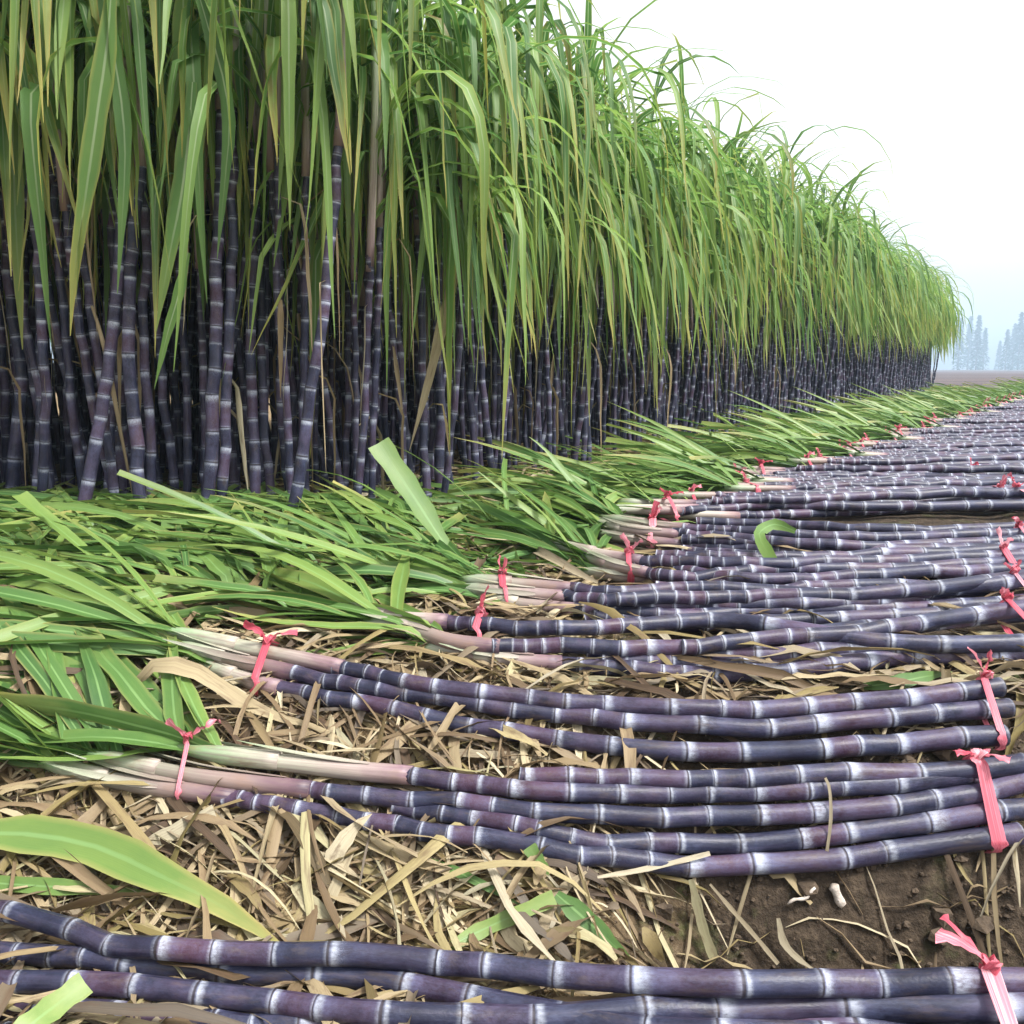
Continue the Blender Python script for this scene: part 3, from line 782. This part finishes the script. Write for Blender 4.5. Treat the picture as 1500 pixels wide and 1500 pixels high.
T('cane stalk with a long narrow leaf hanging nearly to the ground, right of the middle', [(930, 640), (936, 540), (932, 430), (940, 330)], 10, 115, 9,
  [([(975, 250), (968, 350), (955, 450), (937, 585)], -.3, 20, (.9, .45), 0)])

# prototypes
def proto_plant(seed):
    rg = random.Random(seed); root = empty('sugarcane_plant', (0, 0, -60))
    hs, ht = rg.uniform(.95, 1.5), rg.uniform(1.65, 2.0)
    b, c = max(-.13, min(.13, rg.gauss(0, .09))), max(-.13, min(.13, rg.gauss(0, .09)))
    pts = [X((0, 0, -.02)), X((b * .5, c * .5, .35)), X((b * .8 + rg.gauss(0, .02), c * .8, .9)), X((b * .9, c * .9 + rg.gauss(0, .02), 1.4)), X((b, c, ht))]
    r = rg.uniform(.0140, .0185)
    plant_parts(rg, root, pts, hs, ht, r, r * .75, rg.choice([8, 9, 10]), 2 if seed % 2 else 1, 1.05, 8, 4, 12)
    return root
pp = [proto_plant(200 + i) for i in range(16)]

# stations
cand = []
rs = random.Random(5)
def free(x, y, dmin, lst):
    return all((x - a) ** 2 + (y - b) ** 2 > dmin * dmin for a, b in lst)
tr = [(o.location.x, o.location.y) for o in C.objects if o.name.startswith('sugarcane_plant') and o.parent is None and o.location.z > -10]
grid = {}
def try_add(x, y, dmin):
    ck = (int(x / .2), int(y / .2))
    for a in range(-1, 2):
        for b in range(-1, 2):
            for (px, py) in grid.get((ck[0] + a, ck[1] + b), ()):
                if (px - x) ** 2 + (py - y) ** 2 < dmin * dmin: return False
    grid.setdefault(ck, []).append((x, y)); return True
for (x, y) in tr: try_add(x, y, 0)
def stool(x, y, d):
    """a clump of stalks from one planted sett: each leans a little away from the middle"""
    k = rs.choice([3, 4, 4, 5, 6]); a0 = rs.uniform(0, 6.28)
    for j in range(k):
        a = a0 + 6.283 * j / k + rs.gauss(0, .3); q = rs.uniform(.03, .105)
        X1, Y1 = x + q * math.cos(a), y + q * math.sin(a)
        if field_s(X1, Y1) < .03 or Y1 < 3.3: continue
        if try_add(X1, Y1, .05):
            t = min(.13, abs(rs.gauss(0, .07)) + .01)
            cand.append((X1, Y1, max(0, d + (q * math.cos(a + 1.0))), t * math.cos(a) + rs.gauss(0, .02), t * math.sin(a) + rs.gauss(0, .02)))
stools = []
sg = {}
def stool_ok(x, y, dm):
    ck = (int(x / .5), int(y / .5))
    for a in range(-1, 2):
        for b in range(-1, 2):
            for (px, py) in sg.get((ck[0] + a, ck[1] + b), ()):
                if (px - x) ** 2 + (py - y) ** 2 < dm * dm: return False
    sg.setdefault(ck, []).append((x, y)); return True
for n in range(26000):
    y = 3.35 + (21.5 - 3.35) * rs.random() ** 1.35; s = .05 + rs.random() ** 1.2 * 3.6
    x = EDGE0.x + (y - EDGE0.y) * .544 - s / .878
    if x < -5.5: continue
    d = min(s, y - 3.35)
    if d > (2.6 if y > 9 else 3.6): continue
    if stool_ok(x, y, .22 if d < 1.2 else .27): stool(x, y, d)
for n in range(2500):      # the near end of the field runs on to the left
    x = rs.uniform(-7.0, -1.0); y = rs.uniform(3.4, 7.0); d = y - 3.35
    if field_s(x, y) < .1: continue
    if stool_ok(x, y, .22 if d < 1.2 else .29): stool(x, y, d)
# which show largest: near, in the frame and near the open edge
def score(c):
    x, y, d = c[:3]; px = 750 + F * x / y
    return y * (1 + .9 * d) + (40 if px < -60 or px > 1600 else 0)
cand.sort(key=score)
N_IND = 284
def hscale(x, y):
    px = 750 + F * x / y
    dip = smooth01(330, 520, px) * (1 - smooth01(6.0, 9.5, y))
    return 1.06 - .16 * dip - .06 * smooth01(5, 9, y)
def sc_over(x, y): return abs(x - 2.55) < .55 and abs(y - 9.0) < .95
used = set()
OUT = math.atan2(-ENOR.y, -ENOR.x)
for i, (x, y, d, lx, ly) in enumerate(cand[:N_IND]):
    pr = pp[rs.randrange(16)]
    o = pr if pr.name not in used else copy_tree(pr)
    used.add(pr.name)
    if sc_over(x, y): lx, ly = lx * .3, ly * .3
    o.location = (x, y, ground(x, y) - .01)
    out = OUT if y > 4.4 else OUT - .6
    rz = out + (rs.gauss(0, .8) if d < .5 else rs.uniform(-3.1, 3.1))
    o.rotation_euler = (-ly, lx, rz)
    sc = rs.uniform(.92, 1.10) * hscale(x, y) * (.88 if sc_over(x, y) else 1); o.scale = (sc, sc, sc)
    if y < 6.5 and d < .35: tag(o, 'dark purple sugarcane plant with drooping green leaves in the front row of the field', 'sugarcane plant', GP)
    elif d >= .35: tag(o, 'dark sugarcane plant half hidden behind the front row of the field', 'sugarcane plant', GP)
    else: tag(o, 'dark sugarcane plant with drooping leaves farther along the receding field edge', 'sugarcane plant', GP)
for p_ in pp:
    if p_.name not in used:
        for ch in list(p_.children): bpy.data.objects.remove(ch)
        bpy.data.objects.remove(p_)
# the rest of the field as one mass
def low_plant(seed):
    rg = random.Random(seed); mb = MB(); mb.cur = 0
    hs, ht = rg.uniform(1.15, 1.55), rg.uniform(1.7, 2.02); b, c = max(-.1, min(.1, rg.gauss(0, .08))), max(-.1, min(.1, rg.gauss(0, .08)))
    cane(mb, [X((0, 0, -.02)), X((b * .7, c * .7, .6)), X((b, c, hs))], .017, .0125, 6, rg, .115, .042, 3, .003)
    mb.cur = 1
    S = np.array([(b, c, hs - .02), (b, c, (hs + ht) / 2), (b, c, ht)])
    tube(mb, S, [.017, .016, .011], [0.1, .5, 1], 6, (rg.random(), 0.))
    mb.cur = 2
    for q in range(9):
        hang_leaf(mb, X((b, c, rg.uniform(hs + .1, ht))), rg.gauss(0, 1.1), R(rg.uniform(45, 84)), rg.uniform(.75, 1.4), rg.choice([rg.uniform(.026, .042), rg.uniform(.036, .056)]), rg, rg.choice([rg.uniform(.35, .6), rg.uniform(.5, .95)]), rg.choice([rg.uniform(55, 80), rg.uniform(76, 90), rg.uniform(76, 90)]), 9)
    for q in range(1 + seed % 2):
        hang_leaf(mb, X((b, c, ht)), rg.uniform(0, 6.28), R(rg.uniform(76, 90)), rg.uniform(.6, 1.1), rg.uniform(.022, .038), rg, 1.15, rg.uniform(15, 75), 7)
    fl = [tuple(f) + ((f[2],) if len(f) == 3 else ()) for f in mb.f]
    return (np.array([tuple(v) for v in mb.v], dtype=np.float32), np.array([len(f) for f in mb.f], dtype=np.int32),
            np.array([i for f in mb.f for i in f], dtype=np.int32), np.array(mb.uv, dtype=np.float32), np.array(mb.rn, dtype=np.float32), np.array(mb.mi, dtype=np.int32))
lows = [low_plant(300 + i) for i in range(14)]
Vs, Ls, Is, Us, Rs, Ms = [], [], [], [], [], []; off = 0
for (x, y, d, lx, ly) in cand[N_IND:]:
    v, l, ix, u, r, mi = lows[rs.randrange(14)]
    out = OUT if y > 4.4 else OUT - .6
    a = out + (rs.gauss(0, .8) if d < .5 else rs.uniform(-3.1, 3.1)); sc = rs.uniform(.92, 1.08) * hscale(x, y)
    M = np.array((Matrix.Translation((x, y, ground(x, y) - .01)) @ Matrix.Rotation(lx, 4, 'Y') @ Matrix.Rotation(-ly, 4, 'X') @ Matrix.Rotation(a, 4, 'Z') @ Matrix.Scale(sc, 4)), dtype=np.float32)
    Vs.append(v @ M[:3, :3].T + M[:3, 3]); Ls.append(l); Is.append(ix + off); Us.append(u)
    Rs.append((r + np.array((rs.random(), 0), dtype=np.float32)) % 1.0001 if False else r); Ms.append(mi); off += len(v)
print('plants', len(cand), 'verts in mass', off)
V = np.concatenate(Vs); Ls = np.concatenate(Ls); Is = np.concatenate(Is); Us = np.concatenate(Us); Rs = np.concatenate(Rs); Ms = np.concatenate(Ms)
me = bpy.data.meshes.new('cane_thicket')
me.vertices.add(len(V)); me.vertices.foreach_set('co', V.ravel())
me.loops.add(len(Is)); me.loops.foreach_set('vertex_index', Is)
me.polygons.add(len(Ls)); st = np.concatenate([[0], np.cumsum(Ls)[:-1]]).astype(np.int32)
me.polygons.foreach_set('loop_start', st)
for nm, arr in (('UVMap', Us), ('rnd', Rs)):
    l = me.uv_layers.new(name=nm); l.data.foreach_set('uv', arr[Is].ravel())
for m in (M_CANE, M_SHEATH, M_LEAF): me.materials.append(m)
me.polygons.foreach_set('material_index', Ms); me.polygons.foreach_set('use_smooth', np.ones(len(Ls), dtype=bool))
me.update(calc_edges=True); me.validate()
ob = bpy.data.objects.new('cane_thicket', me); C.objects.link(ob)
tag(ob, 'dense mass of sugarcane deep in the field and along its far end', 'sugarcane', None, 'stuff')

# ------------------------------------------------------------------ litter
def litter_piece(mb, x, y, rg, L, w, lift, col, segs=6):
    L = min(L * 1.2, .10 + w * 22)
    az = rg.uniform(0, 6.28) if rg.random() < .55 else rg.gauss(math.pi - .25, .45)
    c = rg.gauss(0, .6) / segs; p = X((x, y)); P = []; side = []
    tilt = rg.gauss(0, .025); roll = rg.gauss(0, .35); hump = rg.uniform(0, .035) * (L / .25)
    for i in range(segs + 1):
        t = i / segs
        P.append(X((p.x, p.y, ground(p.x, p.y) + .004 + lift + hump * math.sin(t * 3.14) + max(0, tilt * (t - .5) * L * 3))))
        a = az + 1.57; ro = roll + rg.gauss(0, .25)
        side.append(X((math.cos(a) * math.cos(ro), math.sin(a) * math.cos(ro), math.sin(ro))))
        az += c; p = p + X((math.cos(az), math.sin(az))) * (L / segs)
    strip(mb, P, [w * .5 * (1 - .75 * abs(2 * i / segs - 1) ** 3) for i in range(segs + 1)], side, rg.uniform(-.6, .8), (col, rg.random()))
rl = random.Random(21)
mb = MB()
n = 0
while n < 7200:          # the trash blanket around the nearest bundles
    y = rl.uniform(1.25, 3.1); x = rl.uniform(-1.9, 1.5)
    if abs(x) > .58 * y + .25: continue
    soil = smooth01(.02, .27, x - .12 * noise.noise(X((y * 4, 2, 0)))) * (1 - smooth01(1.9, 2.25, y))
    if rl.random() < soil * .97: continue
    if y > 2.15 and x > -.15 and rl.random() < smooth01(-.15, .5, x + (y - 2.2) * .4) * .9: continue
    L = rl.uniform(.04, .42) * rl.uniform(.4, 1)
    litter_piece(mb, x, y, rl, L, rl.choice([.004, .005, .007, .010, .014, .019, .027]) * rl.uniform(.7, 1.2), rl.random() ** 2 * .03, min(.96, max(0, rl.gauss(.42, .30))))
    n += 1
for n in range(50):      # stray blades on the soil
    x, y = rl.uniform(.2, 1.0), rl.uniform(1.42, 1.9)
    litter_piece(mb, x, y, rl, rl.uniform(.06, .25), rl.uniform(.004, .011), rl.random() * .015, rl.uniform(.3, .9))
tag(mb.build('leaf_litter', M_DRY), 'straw coloured dry cane leaves strewn over the near ground', 'leaf litter', None, 'stuff')
mb = MB()
for n in range(4200):    # brown trash under the standing cane and between the farther bundles
    y = 2.7 + 14 * rl.random() ** 2.2; s = rl.uniform(-1.6, 1.0) if rl.random() < .22 else rl.uniform(-.5, .9)
    x = EDGE0.x + (y - EDGE0.y) * .544 - s / .878
    if s < -.5 and y > 2.6: continue
    if y < 3.6 and rl.random() < .10: x = rl.uniform(-2.2, -.4)
    litter_piece(mb, x, y, rl, rl.uniform(.08, .35), rl.uniform(.007, .028), rl.random() ** 2 * .04, min(1, max(0, rl.gauss(.42, .26))), 4)
tag(mb.build('field_litter', M_DRY), 'brown dead leaves lying between the standing stalks', 'leaf litter', None, 'stuff')
mb = MB()
for n in range(4000):    # trimmed green tops in a strip along the field edge
    y = 2.5 + 24 * rl.random() ** 1.7; s = rl.gauss(-.38, .17)
    if s > .12: continue
    x = EDGE0.x + (y - EDGE0.y) * .544 - s / .878
    if n < 1500: y = rl.uniform(2.35, 3.25); x = rl.uniform(-1.9, -.25 - .25 * (y < 2.6))
    ground_leaf(mb, (x, y, ground(x, y) + rl.uniform(.0, .07)), math.pi - .5 + rl.gauss(0, .6), (rl.uniform(.3, .8) if rl.random() < .09 and (n > 1500 or n % 4 == 0) else rl.uniform(-.08, .28)), rl.uniform(.3, .75), rl.uniform(.014, .036), rl, ground, rl.random() < .3, 6, None, rl.uniform(.3, 1.4), rl.uniform(0, .05 if n > 1500 else .10))
tag(mb.build('green_trimmings', M_CUT), 'trimmed green cane leaves heaped along the foot of the field', 'cut leaves', None, 'stuff')
mb = MB()
for n in range(1500):     # crumbs of soil
    x, y = rl.uniform(.1, 1.25), rl.uniform(1.38, 2.0); r = rl.uniform(.002, .008) * (1 + 2.2 * (rl.random() < .05)); z = ground(x, y) + r * .3
    vs, fs, uv = [], [], []
    for a in range(5):
        for b_ in range(7):
            th, ph = math.pi * a / 4, 2 * math.pi * b_ / 7
            q = r * (1 + .75 * noise.noise(X((math.sin(th) * math.cos(ph) * 1.7 + n, math.sin(th) * math.sin(ph) * 1.7, math.cos(th) * 1.7))))
            vs.append(X((x + q * math.sin(th) * math.cos(ph), y + q * math.sin(th) * math.sin(ph), z + .7 * q * math.cos(th)))); uv.append((0, 0))
    for a in range(4):
        for b_ in range(7): fs.append((a * 7 + b_, (a + 1) * 7 + b_, (a + 1) * 7 + (b_ + 1) % 7, a * 7 + (b_ + 1) % 7))
    mb.add(vs, fs, uv, (0., 0.))
tag(mb.build('soil_clods', M_CLOD, None, None, False), 'loose dark crumbs of soil in the hollow', 'soil', None, 'stuff')

# ------------------------------------------------------------------ single leaves and scraps
def lone(name, label, cat, pts, dz, wpx, rn, mat, cut=False, roll=0., n=12):
    W3 = [at(px, py, z) for (px, py), z in zip(pts, dz)]
    S = [X(p) for p in smooth_path(W3, (W3[0] - W3[-1]).length / n)]; k = len(S); side = []
    for i in range(k):
        t = (S[min(i + 1, k - 1)] - S[max(i - 1, 0)]).normalized(); s = t.cross(X((0, 0, 1))).normalized(); vd = (S[i] - EYE).normalized()
        s2 = t.cross(vd).normalized()
        if s.dot(s2) < 0: s = -s
        side.append((s * (1 - roll) + s2 * roll).normalized())
    w = wpx * S[k // 2].y / F
    W = [(w * .5 * min(1, .5 + 2 * i / k)) if cut else leaf_w(i / (k - 1), w) for i in range(k)]
    mb = MB(); strip(mb, S, W, side, .18, rn)
    o = mb.build(name, mat, None, S[0]); return tag(o, label, cat)
lone('fallen_leaf', 'long broad green leaf with a straw edge arching over litter at the lower left', 'leaf', [(-60, 1222), (40, 1222), (140, 1240), (240, 1285), (330, 1330), (425, 1395)], [.06, .07, .075, .07, .055, .03], 64, (.74, .82), M_CUT, False, .8)
lone('fallen_leaf', 'narrow green leaf lying left under the broad arching leaf', 'leaf', [(-60, 1290), (60, 1298), (150, 1303), (250, 1312)], [.03, .04, .04, .03], 26, (.6, .3), M_CUT, False, .8)
lone('fallen_leaf', 'short yellow-green leaf pointing up to the right among the straw', 'leaf', [(650, 1392), (700, 1365), (760, 1338), (812, 1315)], [.02, .03, .035, .04], 24, (.85, .3), M_CUT, True, .9)
lone('fallen_leaf', 'pale blue-green leaf sloping down to the right beside the soil hollow', 'leaf', [(815, 1310), (850, 1340), (885, 1372), (930, 1412)], [.04, .04, .03, .03], 34, (.25, .15), M_CUT, False, .9)
lone('fallen_leaf', 'slim green blade lying across the straw below the frayed-bow bundle', 'leaf', [(630, 1260), (680, 1282), (730, 1308), (770, 1330)], [.03, .035, .03, .02], 15, (.35, .2), M_CUT, False, .9)
lone('fallen_leaf', 'short pale leaf stub sticking up at the foot of the frayed-bow bundle', 'leaf', [(800, 1285), (788, 1262), (775, 1240)], [.02, .04, .06], 22, (.5, .2), M_CUT, True, .9)
lone('fallen_leaf', 'cut green leaf end lying over the nearest canes at the bottom left corner', 'leaf', [(0, 1540), (40, 1505), (85, 1470), (125, 1440)], [.09, .10, .105, .11], 40, (.85, .3), M_CUT, True, .8)
lone('fallen_leaf', 'curled green leaf lying across the dark canes in the middle distance', 'leaf', [(1165, 778), (1135, 768), (1112, 782), (1122, 805), (1135, 828)], [.08, .12, .12, .09, .06], 17, (.55, .2), M_CUT, True, .9)
lone('fallen_leaf', 'green leaf lying flat behind the bowed bundle near its right end', 'leaf', [(1265, 1006), (1310, 1000), (1350, 992), (1395, 984)], [.02, .03, .03, .02], 22, (.3, .1), M_CUT, False, .8)
lone('dead_leaf', 'wide crinkled tan leaf bent beside the neck of the bowed bundle', 'leaf', [(190, 1020), (225, 975), (290, 985), (350, 1025), (420, 1055), (470, 1065)], [.02, .10, .09, .05, .03, .02], 26, (.68, .3), M_DRY, False, .7)
lone('dead_leaf', 'broad flat straw leaf lying left of the paired cane necks in the litter', 'leaf', [(185, 1255), (230, 1232), (275, 1208), (315, 1190)], [.03, .04, .045, .05], 24, (.92, .1), M_DRY, True, .8)
lone('dead_leaf', 'pale straw leaf slanting down to the nearest cane right of the arching leaf', 'leaf', [(430, 1295), (450, 1320), (475, 1345), (495, 1385)], [.03, .035, .03, .02], 26, (.95, .2), M_DRY, True, .8)
lone('dead_leaf', 'pale grey twisted leaf leaning on the ringed canes left of the slim green blade', 'leaf', [(478, 1280), (495, 1245), (520, 1212), (545, 1192)], [.02, .05, .07, .08], 28, (.85, .2), M_DRY, False, .9)
lone('dead_leaf', 'very pale flat leaf lying behind the bowed bundle in the straw', 'leaf', [(830, 996), (880, 997), (920, 998), (955, 1003)], [.02, .025, .02, .02], 14, (.97, .1), M_DRY, False, .8)
lone('dead_leaf', 'pale straight blade standing in the soil hollow under the canes', 'leaf', [(1012, 1288), (1020, 1320), (1030, 1360), (1045, 1402)], [.09, .08, .06, .03], 15, (.98, .1), M_DRY, True, .9)
lone('dead_leaf', 'long thin straw stem sloping down through the soil hollow', 'leaf', [(1040, 1295), (1070, 1330), (1105, 1370), (1140, 1412)], [.06, .05, .04, .03], 7, (.7, .1), M_DRY, True, .9)
lone('dead_leaf', 'forked straw blade at the bottom of the soil hollow', 'leaf', [(1140, 1345), (1148, 1380), (1170, 1405), (1200, 1425)], [.04, .04, .035, .03], 12, (.8, .1), M_DRY, False, .9)
lone('dead_leaf', 'thin pale straw resting on the lowest cane of the frayed-bow bundle', 'leaf', [(875, 1285), (930, 1276), (985, 1264), (1040, 1250)], [.07, .075, .08, .08], 8, (.9, .1), M_DRY, True, .9)
lone('dead_leaf', 'thin yellow fibre draped down across the frayed-bow bundle', 'leaf', [(1198, 1122), (1214, 1150), (1217, 1200), (1211, 1250), (1209, 1275)], [.105, .10, .085, .06, .03], 5, (.75, .1), M_DRY, True, .9)
def scrap(label, pts, dz, rpx, seed):
    W3 = [at(px, py, z) for (px, py), z in zip(pts, dz)]; S = smooth_path(W3, .006); n = len(S); rg = random.Random(seed)
    r = rpx * W3[0].y / F; mb = MB()
    for q in range(1):            # one broken piece
        o = np.array((rg.gauss(0, r * .5), rg.gauss(0, r * .5), rg.gauss(0, r * .2))); i0, i1 = rg.randrange(0, max(1, n // 4)), n - rg.randrange(0, max(1, n // 4))
        Q = S[i0:i1] + o + np.array([(0, 0, .004 * math.sin(i * .9 + q)) for i in range(i0, i1)]); m_ = len(Q)
        tube(mb, Q, [r * (.62 + .6 * noise.noise(X((i * .8, rpx, q * 5)))) * min(1, .35 + 4 * i / m_, .35 + 4 * (m_ - i) / m_) for i in range(m_)], np.linspace(0, 1, m_), 6, (.5, 0.))
    tag(mb.build('cane_scrap', M_PITH, None, W3[0]), label, 'cane scrap')
scrap('short white peeled cane scrap lying on the soil hollow', [(1210, 1298), (1222, 1316), (1234, 1338)], [.035, .035, .03], 13, 1)
scrap('thin tan cane scrap slanting beside the short white peeled one', [(1148, 1324), (1172, 1313), (1196, 1297)], [.02, .03, .035], 5, 2)

# ------------------------------------------------------------------ hazy trees beyond the plain
def conifer(x, y, h, w, seed, label):
    rg = random.Random(seed); z = ground(x, y) - .1
    root = empty('conifer_tree', (x, y, z)); tag(root, label, 'tree', 'far conifers beyond the plain')
    tb = MB(); n = 8
    S = np.array([(rg.gauss(0, .04), rg.gauss(0, .04), h * .95 * i / (n - 1)) for i in range(n)])
    tube(tb, S, [.16 * (h / 8) * (1 - .9 * i / (n - 1)) for i in range(n)], np.linspace(0, 1, n), 7, (0., 0.))
    tb.build('trunk', M_BARK, root)
    cb = MB()
    for i in range(760):
        t = rg.random() ** .8; zz = h * (.02 + .98 * t)
        rr = w * .5 * (1 - t) ** .75 * (.75 + .45 * noise.noise(X((t * 9 + seed, seed, 0)))) + .08
        a = rg.uniform(0, 6.28); q = rr * math.sqrt(rg.random()) * 1.05
        c = X((math.cos(a) * q, math.sin(a) * q, zz - .25 * q)); s = rg.uniform(.18, .46) * (h / 9)
        d1 = X((math.cos(a), math.sin(a), -.35 + rg.gauss(0, .25))).normalized(); d2 = d1.cross(X((rg.gauss(0, 1), rg.gauss(0, 1), 1))).normalized()
        cb.add([c - d1 * s - d2 * s * .4, c - d2 * s * .15 + d1 * s * .2, c + d1 * s * 1.2, c + d2 * s * .5 - d1 * s * .2], [(0, 1, 2, 3)], [(0, 0)] * 4, (0., 0.))
    cb.build('crown', M_CONIFER, root, None, False)
rt = random.Random(3)
for i, px in enumerate([1388, 1402, 1414, 1424, 1446, 1456, 1466, 1474, 1483, 1491, 1500, 1512, 1526, 1545, 1570, 1610, 1650]):
    Y = rt.uniform(390, 470); x = (px - 750) / F * Y * 1.012
    hpx = {1414: 78, 1424: 60, 1446: 42, 1456: 58, 1466: 66, 1474: 82, 1483: 70, 1491: 72, 1500: 78}.get(px, rt.uniform(62, 84))
    h = hpx / F * Y; w = h * rt.uniform(.26, .36)
    conifer(x, Y, h, w, 500 + i, 'hazy blue pointed conifer at the far edge of the plain')

# ------------------------------------------------------------------ air
hz = MB()
x0, x1, y0, y1, z0, z1 = -420, 720, -60, 720, -2.0, 34
vs = [(x, y, z) for z in (z0, z1) for y in (y0, y1) for x in (x0, x1)]
hz.add([X(v) for v in vs], [(0, 2, 3, 1), (4, 5, 7, 6), (0, 1, 5, 4), (2, 6, 7, 3), (0, 4, 6, 2), (1, 3, 7, 5)], [(0, 0)] * 8, (0., 0.))
m, nt = new_mat('haze_air'); k = NT(nt)
pv = k.n('ShaderNodeVolumePrincipled'); pv.inputs['Color'].default_value = (.62, .81, 1.0, 1); pv.inputs['Density'].default_value = .0016
k.out(None, pv.outputs[0])
HAZE = True
if HAZE: tag(hz.build('haze', m, None, None, False), None, None, None, 'stuff')

# ------------------------------------------------------------------ light
SUN_EL, SUN_AZ = R(57), R(120)       # azimuth measured from +Y towards +X
w = bpy.data.worlds.new('World'); scene.world = w; w.use_nodes = True
nt = w.node_tree; nt.nodes.clear(); k = NT(nt)
sky = k.n('ShaderNodeTexSky', sky_type='NISHITA'); sky.sun_disc = False
sky.sun_elevation = SUN_EL; sky.sun_rotation = SUN_AZ; sky.air_density = 1.0; sky.dust_density = 4.0; sky.ozone_density = 1.0
hs = k.n('ShaderNodeHueSaturation'); hs.inputs['Saturation'].default_value = .10
nt.links.new(sky.outputs[0], hs.inputs['Color'])
bg = k.n('ShaderNodeBackground'); bg.inputs['Strength'].default_value = .15; nt.links.new(hs.outputs[0], bg.inputs[0])
wo = k.n('ShaderNodeOutputWorld'); nt.links.new(bg.outputs[0], wo.inputs[0])
sl = bpy.data.lights.new('sun', 'SUN'); sl.energy = 2.3; sl.angle = R(10); sl.color = (1, .97, .92)
so = bpy.data.objects.new('sun', sl); C.objects.link(so)
sd = X((math.sin(SUN_AZ) * math.cos(SUN_EL), math.cos(SUN_AZ) * math.cos(SUN_EL), math.sin(SUN_EL)))
so.rotation_euler = (-sd).to_track_quat('-Z', 'Y').to_euler(); so.location = (0, 0, 20)

# ------------------------------------------------------------------ camera and output
cam = bpy.data.cameras.new('camera'); co = bpy.data.objects.new('camera', cam); C.objects.link(co)
cam.sensor_fit = 'HORIZONTAL'; cam.sensor_width = 36; cam.lens = 36 * F / 1500
cam.clip_start = .05; cam.clip_end = 3000
co.location = EYE; co.rotation_euler = (math.pi / 2 - PITCH, 0, 0)
scene.camera = co
scene.view_settings.view_transform = 'Standard'; scene.view_settings.look = 'None'
scene.view_settings.exposure = 1.30; scene.view_settings.gamma = 1
scene.view_settings.use_curve_mapping = False
cy = scene.cycles
cy.max_bounces = 8; cy.diffuse_bounces = 3; cy.glossy_bounces = 2; cy.transmission_bounces = 4; cy.volume_bounces = 1; cy.transparent_max_bounces = 4
cy.use_denoising = True
try: cy.denoiser = 'OPENIMAGEDENOISE'
except Exception: pass
